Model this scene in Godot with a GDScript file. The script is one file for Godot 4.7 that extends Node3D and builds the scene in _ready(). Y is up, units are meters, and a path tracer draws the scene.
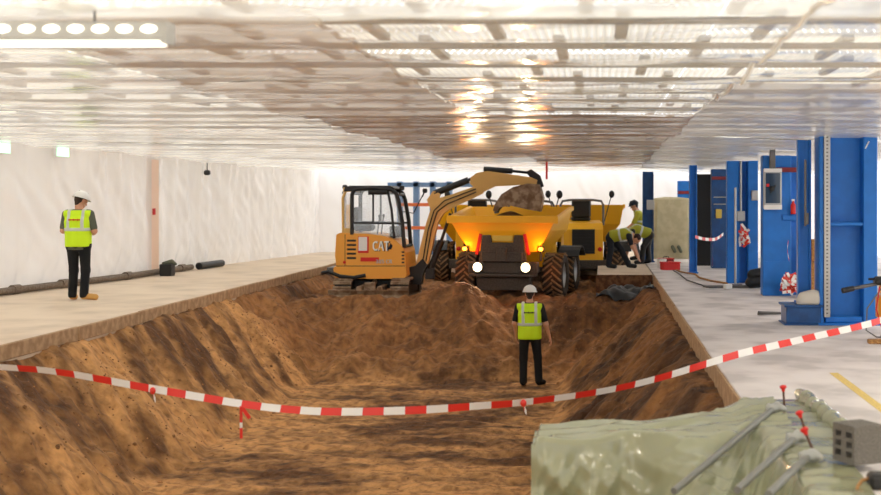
extends Node3D
# An excavation inside a hall lined with plastic sheeting. x right, y up, -z away from the camera. Concrete floor at y = 0.

class MB:
	var v := PackedVector3Array()
	var n := PackedVector3Array()
	var c := PackedColorArray()
	var i := PackedInt32Array()
	var col := Color.WHITE
	func vert(p: Vector3, nn: Vector3) -> int:
		v.append(p); n.append(nn); c.append(col)
		return v.size() - 1
	# corners run counter-clockwise seen from outside; Godot's front faces run clockwise
	func tri_i(a: int, b: int, d: int) -> void:
		i.append(a); i.append(d); i.append(b)
	func quad(a: Vector3, b: Vector3, d: Vector3, e: Vector3) -> void:
		var nn := (b - a).cross(d - a)
		if nn.length_squared() < 1e-14:
			nn = (d - a).cross(e - a)
		nn = nn.normalized()
		var k := vert(a, nn)
		vert(b, nn); vert(d, nn); vert(e, nn)
		tri_i(k, k + 1, k + 2); tri_i(k, k + 2, k + 3)
	func tri(a: Vector3, b: Vector3, d: Vector3) -> void:
		var nn := (b - a).cross(d - a).normalized()
		var k := vert(a, nn)
		vert(b, nn); vert(d, nn)
		tri_i(k, k + 1, k + 2)
	func face_out(pts: Array, out: Vector3) -> void:
		var nn: Vector3 = (pts[1] - pts[0]).cross(pts[2] - pts[0])
		if nn.dot(out) < 0:
			pts = pts.duplicate(); pts.reverse()
		if pts.size() == 4:
			quad(pts[0], pts[1], pts[2], pts[3])
		else:
			tri(pts[0], pts[1], pts[2])
	func box(at: Vector3, size: Vector3, b := Basis(), bevel := -1.0) -> void:
		var h := size * 0.5
		var w := bevel if bevel >= 0.0 else minf(0.012, minf(size.x, minf(size.y, size.z)) * 0.18)
		var ax := [Vector3(1, 0, 0), Vector3(0, 1, 0), Vector3(0, 0, 1)]
		for k in 3:
			var u := (k + 1) % 3
			var t := (k + 2) % 3
			for s in [-1.0, 1.0]:
				var pts := []
				for q in [[-1, -1], [1, -1], [1, 1], [-1, 1]]:
					var p: Vector3 = ax[k] * h[k] * s + ax[u] * (h[u] - w) * q[0] + ax[t] * (h[t] - w) * q[1]
					pts.append(at + b * p)
				face_out(pts, b * (ax[k] * s))
			if w > 0:
				for s in [-1.0, 1.0]:
					for r in [-1.0, 1.0]:
						var e := []
						for q in [-1.0, 1.0]:
							e.append(at + b * (ax[u] * h[u] * s + ax[t] * (h[t] - w) * r + ax[k] * (h[k] - w) * q))
						for q in [1.0, -1.0]:
							e.append(at + b * (ax[u] * (h[u] - w) * s + ax[t] * h[t] * r + ax[k] * (h[k] - w) * q))
						face_out(e, b * (ax[u] * s + ax[t] * r))
		if w > 0:
			for x in [-1.0, 1.0]:
				for y in [-1.0, 1.0]:
					for z in [-1.0, 1.0]:
						var s3 := Vector3(x, y, z)
						var pts := []
						for k in 3:
							var p := (h - Vector3(w, w, w)) * s3
							p[k] = h[k] * s3[k]
							pts.append(at + b * p)
						face_out(pts, b * s3)
	func tube(pts: Array, rad, sides := 8, caps := true) -> void:
		var m := pts.size()
		var up := Vector3(0, 1, 0)
		var t0: Vector3 = (pts[1] - pts[0]).normalized()
		if absf(t0.dot(up)) > 0.95:
			up = Vector3(1, 0, 0)
		var side := t0.cross(up).normalized()
		var first := v.size()
		for k in m:
			var t: Vector3 = (pts[mini(k + 1, m - 1)] - pts[maxi(k - 1, 0)]).normalized()
			side = (side - t * side.dot(t)).normalized()
			var o := t.cross(side)
			var r: float = rad[k] if rad is Array else rad
			for s in sides:
				var a := TAU * s / sides
				var d := side * cos(a) + o * sin(a)
				vert(pts[k] + d * r, d)
		for k in m - 1:
			for s in sides:
				var a := first + k * sides + s
				var b := first + k * sides + (s + 1) % sides
				tri_i(a, b, b + sides); tri_i(a, b + sides, a + sides)
		if caps:
			for e in [0, m - 1]:
				var t: Vector3 = (pts[1] - pts[0]).normalized() * -1.0 if e == 0 else (pts[m - 1] - pts[m - 2]).normalized()
				var k0 := vert(pts[e], t)
				for s in sides:
					vert(v[first + e * sides + s], t)
				for s in sides:
					if e == 0:
						tri_i(k0, k0 + 1 + (s + 1) % sides, k0 + 1 + s)
					else:
						tri_i(k0, k0 + 1 + s, k0 + 1 + (s + 1) % sides)
	# profile: [radius, height] upwards round the y axis of b
	func lathe(profile: Array, at: Vector3, b := Basis(), sides := 20, squash := 1.0) -> void:
		var m := profile.size()
		var first := v.size()
		for k in m:
			var p0: Array = profile[maxi(k - 1, 0)]
			var p1: Array = profile[mini(k + 1, m - 1)]
			var tr: float = p1[0] - p0[0]
			var ty: float = p1[1] - p0[1]
			for s in sides:
				var a := TAU * s / sides
				var nn := Vector3(cos(a) * ty, -tr, sin(a) * ty * squash).normalized()
				vert(at + b * Vector3(cos(a) * profile[k][0], profile[k][1], sin(a) * profile[k][0] * squash), b * nn)
		for k in m - 1:
			for s in sides:
				var a := first + k * sides + s
				var c2 := first + k * sides + (s + 1) % sides
				tri_i(a, a + sides, c2 + sides); tri_i(a, c2 + sides, c2)
	func ball(at: Vector3, r: Vector3, b := Basis(), rings := 8, sides := 14) -> void:
		var first := v.size()
		for k in rings + 1:
			var f := -PI / 2 + PI * k / rings
			for s in sides:
				var a := TAU * s / sides
				var d := Vector3(cos(f) * cos(a), sin(f), cos(f) * sin(a))
				vert(at + b * (d * r), (b * (d / r)).normalized())
		for k in rings:
			for s in sides:
				var a := first + k * sides + s
				var c2 := first + k * sides + (s + 1) % sides
				tri_i(a, a + sides, c2 + sides); tri_i(a, c2 + sides, c2)
	# outline in the xy plane of b, extruded from z0 to z1
	func prism(poly: PackedVector2Array, z0: float, z1: float, b := Basis(), at := Vector3.ZERO) -> void:
		var m := poly.size()
		var area := 0.0
		for k in m:
			area += poly[k].cross(poly[(k + 1) % m])
		if area < 0:
			poly = poly.duplicate(); poly.reverse()
		for k in m:
			var p := poly[k]
			var q := poly[(k + 1) % m]
			quad(at + b * Vector3(p.x, p.y, z1), at + b * Vector3(p.x, p.y, z0), at + b * Vector3(q.x, q.y, z0), at + b * Vector3(q.x, q.y, z1))
		var t := Geometry2D.triangulate_polygon(poly)
		for z in [z0, z1]:
			for k in range(0, t.size(), 3):
				face_out([at + b * Vector3(poly[t[k]].x, poly[t[k]].y, z), at + b * Vector3(poly[t[k + 1]].x, poly[t[k + 1]].y, z), at + b * Vector3(poly[t[k + 2]].x, poly[t[k + 2]].y, z)], b * Vector3(0, 0, 1 if z == z1 else -1))
	# a smooth sheet of (nu + 1) x (nv + 1) points; its front looks along du x dv
	func sheet(nu: int, nv: int, f: Callable, tint = null) -> void:
		var first := v.size()
		var p := PackedVector3Array()
		p.resize((nu + 1) * (nv + 1))
		for b in nv + 1:
			for a in nu + 1:
				p[b * (nu + 1) + a] = f.call(float(a) / nu, float(b) / nv)
		for b in nv + 1:
			for a in nu + 1:
				var du := p[b * (nu + 1) + mini(a + 1, nu)] - p[b * (nu + 1) + maxi(a - 1, 0)]
				var dv := p[mini(b + 1, nv) * (nu + 1) + a] - p[maxi(b - 1, 0) * (nu + 1) + a]
				if tint != null:
					col = tint.call(p[b * (nu + 1) + a])
				vert(p[b * (nu + 1) + a], du.cross(dv).normalized())
		for b in nv:
			for a in nu:
				var k := first + b * (nu + 1) + a
				tri_i(k, k + 1, k + nu + 2); tri_i(k, k + nu + 2, k + nu + 1)
	# tapered capsules [from, to, r from, r to] joined smoothly and meshed as surface nets; each of cuts is [normal, d], what lies past it is cut off
	func flesh(bones: Array, cell: float, k := 0.03, cuts := []) -> void:
		var lo := Vector3(1e9, 1e9, 1e9)
		var hi := -lo
		for o in bones:
			for e in 2:
				var r3: Vector3 = Vector3.ONE * (o[2 + e] + k + cell * 3)
				lo = lo.min(o[e] - r3); hi = hi.max(o[e] + r3)
		var nx := int((hi.x - lo.x) / cell) + 2
		var ny := int((hi.y - lo.y) / cell) + 2
		var nz := int((hi.z - lo.z) / cell) + 2
		var f := PackedFloat32Array()
		f.resize(nx * ny * nz); f.fill(9.0)
		for o in bones:
			var a: Vector3 = o[0]
			var b: Vector3 = o[1]
			var m: float = maxf(o[2], o[3]) + k + cell * 2.5
			var p0 := (a.min(b) - Vector3(m, m, m) - lo) / cell
			var p1 := (a.max(b) + Vector3(m, m, m) - lo) / cell
			var ab := b - a
			var l2 := maxf(ab.length_squared(), 1e-9)
			for z in range(maxi(0, int(p0.z)), mini(nz, int(p1.z) + 2)):
				for y in range(maxi(0, int(p0.y)), mini(ny, int(p1.y) + 2)):
					var row := (z * ny + y) * nx
					for x in range(maxi(0, int(p0.x)), mini(nx, int(p1.x) + 2)):
						var ap := lo + Vector3(x, y, z) * cell - a
						var t := clampf(ap.dot(ab) / l2, 0.0, 1.0)
						var d: float = (ap - ab * t).length() - lerpf(o[2], o[3], t)
						var g := f[row + x]
						if d - g > k:
							continue
						var h := maxf(k - absf(d - g), 0.0) / k
						f[row + x] = minf(d, g) - h * h * k * 0.25
		if cuts.size():
			for z in nz:
				for y in ny:
					var row := (z * ny + y) * nx
					for x in nx:
						if f[row + x] < cell * 3:
							for q in cuts:
								f[row + x] = maxf(f[row + x], (lo + Vector3(x, y, z) * cell).dot(q[0]) - q[1])
		var at := {}
		var steps := [0, 1, nx, nx + 1, nx * ny, nx * ny + 1, nx * ny + nx, nx * ny + nx + 1]
		var corner := []
		for q in 8:
			corner.append(Vector3(q & 1, (q >> 1) & 1, q >> 2))
		var edges := [[0, 1], [2, 3], [4, 5], [6, 7], [0, 2], [1, 3], [4, 6], [5, 7], [0, 4], [1, 5], [2, 6], [3, 7]]
		for z in nz - 1:
			for y in ny - 1:
				for x in nx - 1:
					var id := (z * ny + y) * nx + x
					var f0 := f[id]
					if f0 > cell * 2.2 or f0 < -cell * 2.2:
						continue
					var sum := Vector3.ZERO
					var count := 0
					for e in edges:
						var d0 := f[id + steps[e[0]]]
						var d1 := f[id + steps[e[1]]]
						if (d0 < 0) != (d1 < 0):
							sum += corner[e[0]].lerp(corner[e[1]], d0 / (d0 - d1)); count += 1
					if count:
						var g := Vector3(f[id + 1] - f0, f[id + nx] - f0, f[id + nx * ny] - f0)
						g += Vector3(f[id + steps[7]] - f[id + steps[6]], f[id + steps[7]] - f[id + steps[5]], f[id + steps[7]] - f[id + steps[3]])
						at[id] = vert(lo + (Vector3(x, y, z) + sum / count) * cell, g.normalized())
		for id in at:
			for ax in 3:
				var d: int = [1, nx, nx * ny][ax]
				var u: int = [nx, nx * ny, 1][ax]
				var w: int = [nx * ny, 1, nx][ax]
				if id + d >= f.size() or (f[id] < 0) == (f[id + d] < 0):
					continue
				if at.has(id - u) and at.has(id - w) and at.has(id - u - w):
					var q := [at[id], at[id - u], at[id - u - w], at[id - w]]
					if f[id] >= 0:
						q.reverse()
					tri_i(q[0], q[1], q[2]); tri_i(q[0], q[2], q[3])
	func mesh() -> ArrayMesh:
		var a := []
		a.resize(Mesh.ARRAY_MAX)
		a[Mesh.ARRAY_VERTEX] = v; a[Mesh.ARRAY_NORMAL] = n; a[Mesh.ARRAY_COLOR] = c; a[Mesh.ARRAY_INDEX] = i
		var m := ArrayMesh.new()
		m.add_surface_from_arrays(Mesh.PRIMITIVE_TRIANGLES, a)
		return m

var M := {}
var taken := {}
var noise := FastNoiseLite.new()
var rng := RandomNumberGenerator.new()

func numbered(called: String) -> String:
	taken[called] = taken.get(called, -1) + 1
	return called if taken[called] == 0 else "%s_%03d" % [called, taken[called]]

func put(called: String, mb, m: Material, parent: Node = null) -> MeshInstance3D:
	var o := MeshInstance3D.new()
	o.mesh = mb.mesh() if mb is MB else mb
	o.material_override = m
	if parent == null:
		o.name = numbered(called)
		add_child(o)
	else:
		o.name = called
		parent.add_child(o, true)
	return o

func tag(o: Node, label: String, category: String, group := "") -> Node:
	o.set_meta("label", label); o.set_meta("category", category)
	if group:
		o.set_meta("group", group)
	return o

func structure(o: Node, label := "") -> Node:
	o.set_meta("kind", "structure")
	if label:
		o.set_meta("label", label)
	return o

func thing(called: String, label: String, category: String, at := Vector3.ZERO, turn := 0.0, group := "") -> Node3D:
	var o := Node3D.new()
	o.name = numbered(called)
	add_child(o)
	o.position = at; o.rotation.y = turn
	tag(o, label, category, group)
	return o

func place(called: String) -> Node3D:
	var o := Node3D.new()
	o.name = numbered(called)
	add_child(o)
	return o

func mat(r: float, g: float, b: float, rough := 0.7, metal := 0.0) -> StandardMaterial3D:
	var m := StandardMaterial3D.new()
	m.albedo_color = Color(r, g, b)
	m.roughness = rough; m.metallic = metal
	return m

func grain(freq: float, octaves: int, stops: Array, colors: Array, seed_ := 1, size := 512) -> NoiseTexture2D:
	var t := NoiseTexture2D.new()
	var f := FastNoiseLite.new()
	f.noise_type = FastNoiseLite.TYPE_SIMPLEX_SMOOTH
	f.seed = seed_; f.frequency = freq; f.fractal_octaves = octaves
	t.noise = f; t.width = size; t.height = size; t.seamless = true
	if colors:
		var g := Gradient.new()
		g.offsets = PackedFloat32Array(stops); g.colors = PackedColorArray(colors)
		t.color_ramp = g
	return t

func textured(m: StandardMaterial3D, tex: Texture2D, scale: float, bump: Texture2D = null, depth := 0.5) -> StandardMaterial3D:
	m.albedo_texture = tex
	m.uv1_triplanar = true; m.uv1_world_triplanar = true
	m.uv1_scale = Vector3.ONE * scale
	if bump:
		m.heightmap_enabled = true
		m.heightmap_texture = bump; m.heightmap_scale = depth
	return m

func glow(r: float, g: float, b: float, e: float) -> StandardMaterial3D:
	var m := mat(r, g, b, 0.3)
	m.emission_enabled = true
	m.emission = Color(r, g, b); m.emission_energy_multiplier = e
	return m

func film(r: float, g: float, b: float, a: float, rough: float) -> StandardMaterial3D:
	var m := mat(r, g, b, rough)
	m.albedo_color.a = a
	m.transparency = BaseMaterial3D.TRANSPARENCY_ALPHA
	m.cull_mode = BaseMaterial3D.CULL_DISABLED
	return m

func W(x: float, y: float, d: float) -> Vector3:
	return Vector3(x, y, -d)

func ramp(a: float, b: float, x: float) -> float:
	return clampf((x - a) / (b - a), 0.0, 1.0)

func ease_(a: float, b: float, x: float) -> float:
	var t := ramp(a, b, x)
	return t * t * (3 - 2 * t)

func nz(x: float, y: float) -> float:
	return noise.get_noise_2d(x, y)

func text(called: String, words: String, high: float, m: Material, parent: Node, at: Vector3, turn := 0.0, bold := true, narrow := 1.0) -> void:
	var t := TextMesh.new()
	var f := SystemFont.new()
	f.font_names = PackedStringArray(["Droid Sans"])
	f.font_weight = 800 if bold else 400
	t.font = f; t.text = words; t.font_size = 48; t.pixel_size = high / 36.0; t.depth = 0.006; t.curve_step = 2.0
	var o := put(called, t, m, parent)
	o.position = at; o.rotation.y = turn; o.scale.x = narrow

func materials() -> void:
	var bump := grain(0.02, 5, [], [], 3)
	var fine := grain(0.06, 4, [], [], 9)
	M.soil = textured(mat(1, 1, 1, 0.95), grain(0.012, 5, [0.25, 0.5, 0.75], [Color(0.72, 0.69, 0.66), Color(0.92, 0.91, 0.9), Color(1, 1, 1)], 4), 0.85, bump, 4.0)
	M.soil.vertex_color_use_as_albedo = true
	M.clod = textured(mat(0.70, 0.52, 0.34, 0.95), grain(0.05, 3, [0.3, 0.7], [Color(0.6, 0.55, 0.5), Color(1, 1, 1)], 6), 3.0)
	M.clod.vertex_color_use_as_albedo = true
	M.concrete = textured(mat(0.87, 0.84, 0.83, 0.7), grain(0.006, 6, [0.25, 0.5, 0.75], [Color(0.86, 0.855, 0.855), Color(0.96, 0.955, 0.955), Color(1, 1, 1)], 11), 0.3, fine, 0.1)
	M.concrete_warm = textured(mat(0.88, 0.80, 0.71, 0.75), grain(0.006, 6, [0.2, 0.5, 0.8], [Color(0.91, 0.90, 0.89), Color(0.97, 0.965, 0.96), Color(1, 1, 1)], 12), 0.22, fine, 0.1)
	M.concrete_edge = textured(mat(0.74, 0.61, 0.47, 0.9), grain(0.02, 5, [0.3, 0.7], [Color(0.86, 0.83, 0.8), Color(1, 1, 1)], 13), 0.5)
	M.dirty_board = textured(mat(0.48, 0.34, 0.22, 0.95), grain(0.02, 5, [0.3, 0.7], [Color(0.7, 0.66, 0.62), Color(1, 1, 1)], 14), 0.6)
	M.sheet = mat(0.94, 0.915, 0.895, 0.22)
	M.sheet.backlight_enabled = true
	M.sheet.backlight = Color(0.41, 0.405, 0.40)
	M.sheet.cull_mode = BaseMaterial3D.CULL_DISABLED
	M.sheet_brightened = M.sheet.duplicate()
	M.sheet_brightened.backlight = Color(1.0, 1.0, 1.0)  # same sheeting, backlight raised to brighten the hall
	M.show_through_orange = mat(0.97, 0.82, 0.71, 0.35)  # orange of a column glowing through, painted as sheeting
	M.show_through_orange.backlight_enabled = true
	M.show_through_orange.backlight = Color(0.6, 0.6, 0.6)
	M.film_clear = film(0.88, 0.82, 0.69, 0.28, 0.13)
	M.film_white = film(0.92, 0.89, 0.86, 0.26, 0.15)
	M.film_milky = film(0.86, 0.80, 0.66, 0.42, 0.18)
	M.film_grey = film(0.72, 0.67, 0.63, 0.72, 0.2)
	M.film_dirty = film(0.74, 0.63, 0.49, 0.66, 0.18)
	M.film_reflection_brown = film(0.62, 0.49, 0.37, 0.76, 0.2)  # brown of the soil reflected in the film, put into its colour
	for m in [[M.film_clear, 0.45], [M.film_white, 0.6], [M.film_milky, 0.9], [M.film_dirty, 0.5], [M.film_grey, 0.45], [M.film_reflection_brown, 0.35]]:
		m[0].backlight_enabled = true
		m[0].backlight = Color(m[1], m[1], m[1])
	M.deck = mat(0.92, 0.85, 0.66, 0.5)
	M.deck.backlight_enabled = true
	M.deck.backlight = Color(0.78, 0.78, 0.78)
	M.joist = mat(0.70, 0.68, 0.65, 0.5)
	M.purlin = mat(0.48, 0.45, 0.41, 0.55)
	M.blue = textured(mat(0.03, 0.44, 0.79, 0.5), grain(0.01, 4, [0.3, 0.7], [Color(0.95, 0.96, 0.965), Color(1, 1, 1)], 21), 0.7)
	M.blue_dark = textured(mat(0.06, 0.30, 0.54, 0.5), grain(0.01, 4, [0.3, 0.7], [Color(0.86, 0.88, 0.9), Color(1, 1, 1)], 22), 0.7)
	M.galv = mat(0.70, 0.70, 0.69, 0.4, 0.5)
	M.steel = mat(0.42, 0.41, 0.40, 0.45, 0.6)
	M.worn = textured(mat(0.64, 0.55, 0.45, 0.6, 0.1), grain(0.03, 4, [0.3, 0.7], [Color(0.7, 0.62, 0.55), Color(1, 1, 1)], 23), 0.3)
	M.dark = mat(0.09, 0.085, 0.08, 0.5)
	M.chassis = textured(mat(0.30, 0.27, 0.24, 0.6), grain(0.03, 4, [0.3, 0.7], [Color(0.75, 0.7, 0.65), Color(1, 1, 1)], 24), 1.5)
	M.rubber = textured(mat(0.30, 0.26, 0.22, 0.9), grain(0.03, 4, [0.35, 0.65], [Color(0.6, 0.55, 0.5), Color(1.0, 0.95, 0.9)], 25), 2.0)
	M.lug = textured(mat(0.62, 0.50, 0.38, 0.95), grain(0.03, 4, [0.35, 0.65], [Color(0.8, 0.75, 0.7), Color(1.0, 0.98, 0.95)], 31), 2.0)
	M.amber_paint = mat(0.92, 0.63, 0.22, 0.4)
	M.boom_paint = mat(0.86, 0.68, 0.38, 0.45)
	M.yellow = mat(0.98, 0.72, 0.09, 0.4)
	M.yellow_pale = mat(0.86, 0.74, 0.32, 0.5)
	M.red = mat(0.82, 0.10, 0.06, 0.5)
	M.white = mat(0.92, 0.91, 0.89, 0.5)
	M.stripes = mat(1, 1, 1, 0.4)
	M.stripes.vertex_color_use_as_albedo = true
	M.stripes.cull_mode = BaseMaterial3D.CULL_DISABLED
	M.glass = film(0.85, 0.9, 0.92, 0.12, 0.05)
	M.black_cloth = mat(0.055, 0.055, 0.06, 0.9)
	M.olive_cloth = mat(0.36, 0.37, 0.31, 0.9)
	M.navy_cloth = mat(0.12, 0.13, 0.16, 0.9)
	M.vest = mat(0.82, 0.97, 0.08, 0.7)
	M.vest_dull = mat(0.66, 0.66, 0.16, 0.7)
	M.reflective = mat(0.80, 0.82, 0.78, 0.4)
	M.skin = mat(0.80, 0.58, 0.46, 0.55)
	M.skin.subsurf_scatter_enabled = true
	M.skin.subsurf_scatter_strength = 0.1
	M.hair = mat(0.20, 0.13, 0.09, 0.8)
	M.boot_tan = mat(0.80, 0.60, 0.32, 0.8)
	M.tarp = mat(0.57, 0.575, 0.46, 0.22)
	M.tarp.clearcoat_enabled = true
	M.tarp.clearcoat = 0.5
	M.tarp.clearcoat_roughness = 0.12
	M.tarp.backlight_enabled = true
	M.tarp.backlight = Color(0.25, 0.27, 0.2)
	M.tarp.cull_mode = BaseMaterial3D.CULL_DISABLED
	M.tan_tarp = textured(mat(0.76, 0.71, 0.58, 0.8), grain(0.01, 4, [0.3, 0.7], [Color(0.94, 0.935, 0.92), Color(1, 1, 1)], 26), 0.6)
	M.wood = textured(mat(0.70, 0.52, 0.30, 0.8), grain(0.03, 4, [0.3, 0.7], [Color(0.8, 0.75, 0.7), Color(1, 1, 1)], 27), 1.5)
	M.pipe = textured(mat(0.50, 0.44, 0.38, 0.6), grain(0.03, 4, [0.3, 0.7], [Color(0.75, 0.7, 0.65), Color(1, 1, 1)], 28), 1.0)
	M.block = textured(mat(0.50, 0.48, 0.45, 0.95), grain(0.06, 4, [0.3, 0.7], [Color(0.7, 0.68, 0.66), Color(1, 1, 1)], 29), 3.0, fine, 0.5)
	M.black_sheet = mat(0.035, 0.035, 0.04, 0.45)
	M.line = textured(mat(0.90, 0.78, 0.45, 0.8), grain(0.04, 4, [0.35, 0.6], [Color(0.85, 0.85, 0.85), Color(1, 1, 1)], 30), 2.0)

# ------------------------------------------------------------------ setting
func left_wall_x(d: float) -> float:
	var k := [[-5.0, -11.9], [15.0, -11.2], [22.0, -10.55], [25.6, -10.05], [30.0, -9.8], [40.0, -8.75]]
	for j in k.size() - 1:
		if d <= k[j + 1][0]:
			return lerpf(k[j][1], k[j + 1][1], ramp(k[j][0], k[j + 1][0], d))
	return -8.75

func ceiling_y(x: float, d: float) -> float:
	return 2.66 - 0.10 * ease_(0.5, 4.0, x) * ease_(8.0, 15.0, d) - 0.12 * ease_(20.0, 38.0, d) + 0.05 * ease_(-4.0, -9.0, x)

func film_y(x: float, d: float) -> float:
	var bay := fposmod(d, 1.25) / 1.25
	var loose := 1.0 - 0.6 * ease_(-2.8, -4.2, x) - 0.45 * ease_(0.6, 1.6, x)
	var y := ceiling_y(x, d) - 0.065 * sin(PI * bay) * (0.7 + 0.8 * nz(x * 12.0, floorf(d / 1.25) * 37.0))
	y += loose * (0.03 * nz(x * 22.0, d * 90.0) + 0.024 * nz(x * 45.0 + 300.0, d * 230.0 + x * 25.0) + 0.03 * nz(x * 40.0 - 500.0, d * 30.0))
	return y

func ground_y(x: float, d: float) -> float:
	var left := lerpf(-1.7, -0.2, ramp(-5.25, -6.85, x + 0.25 * nz(d * 40.0, 7.0)))
	var right := lerpf(-1.7, -0.22, ramp(-0.75, 1.05, x + 0.3 * nz(d * 45.0, 90.0)))
	var back := lerpf(-1.7, -0.5, ramp(22.9, 26.1, d + 0.5 * nz(x * 40.0, 55.0)))
	var front := lerpf(-0.2, -1.7, ramp(4.6, 6.4, d))
	var bank := -9.0
	if d < 11.0 and x > -1.2:
		bank = lerpf(-1.8, -0.07, ramp(-0.50, -0.40, x) * ramp(9.02, 9.25, d) * ramp(10.15, 9.6, d))
	if d < 10.0:
		right = lerpf(right, -1.7, ramp(10.0, 9.4, d) * (1.0 - 0.9 * ramp(0.95, 1.2, x)))
	var h := maxf(maxf(left, right), maxf(maxf(back, front), bank))
	var slope := ramp(-1.66, -1.45, h) * ramp(-0.1, -0.4, h)
	# digging marks run down the slopes, tyre and bucket marks across the floor
	var skew := d + (x * 0.9 if x < -3.0 else -x * 0.9)
	if d < 23.2:
		h += slope * (0.10 * nz(skew * 110.0, x * 35.0) + 0.06 * nz(skew * 300.0, x * 120.0)) 
	else:
		h += slope * (0.22 * nz(x * 60.0, d * 50.0) + 0.10 * nz(x * 190.0, d * 120.0))
	h += 0.10 * nz(x * 35.0, d * 35.0) * slope
	var flat := ramp(-1.5, -1.68, h)
	h += flat * (0.04 * nz(x * 40.0, d * 120.0) + 0.03 * nz(x * 130.0, d * 330.0))
	h += 0.045 * nz(x * 230.0, d * 230.0) * (0.5 + slope)
	# heaps
	h += 0.42 * maxf(0.0, 1.0 - Vector2((x + 2.85) / 1.05, (d - 26.1) / 0.95).length()) * 1.15
	h += 0.16 * maxf(0.0, 1.0 - Vector2((x + 4.0) / 1.6, (d - 26.3) / 0.7).length())
	h += 0.30 * maxf(0.0, 1.0 - Vector2((x + 0.5) / 1.3, (d - 26.0) / 0.8).length()) * (0.8 + 1.2 * absf(nz(x * 90.0, d * 90.0)))
	return h

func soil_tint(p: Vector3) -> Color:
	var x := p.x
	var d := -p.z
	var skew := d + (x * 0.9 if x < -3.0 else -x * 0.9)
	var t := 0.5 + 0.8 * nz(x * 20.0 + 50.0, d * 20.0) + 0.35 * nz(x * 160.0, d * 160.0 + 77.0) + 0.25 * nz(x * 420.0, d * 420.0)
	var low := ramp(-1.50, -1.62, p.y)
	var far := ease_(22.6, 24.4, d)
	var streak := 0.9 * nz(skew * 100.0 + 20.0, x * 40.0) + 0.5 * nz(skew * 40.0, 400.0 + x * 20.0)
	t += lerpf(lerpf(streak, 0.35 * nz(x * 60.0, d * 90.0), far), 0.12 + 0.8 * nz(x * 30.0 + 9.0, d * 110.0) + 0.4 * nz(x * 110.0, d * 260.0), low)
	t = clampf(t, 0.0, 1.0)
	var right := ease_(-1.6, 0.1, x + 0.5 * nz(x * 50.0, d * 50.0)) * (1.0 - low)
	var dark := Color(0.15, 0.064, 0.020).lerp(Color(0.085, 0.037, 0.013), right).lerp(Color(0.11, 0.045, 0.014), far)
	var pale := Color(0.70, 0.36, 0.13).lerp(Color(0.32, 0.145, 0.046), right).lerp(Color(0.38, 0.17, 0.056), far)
	return dark.lerp(pale, t)

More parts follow.
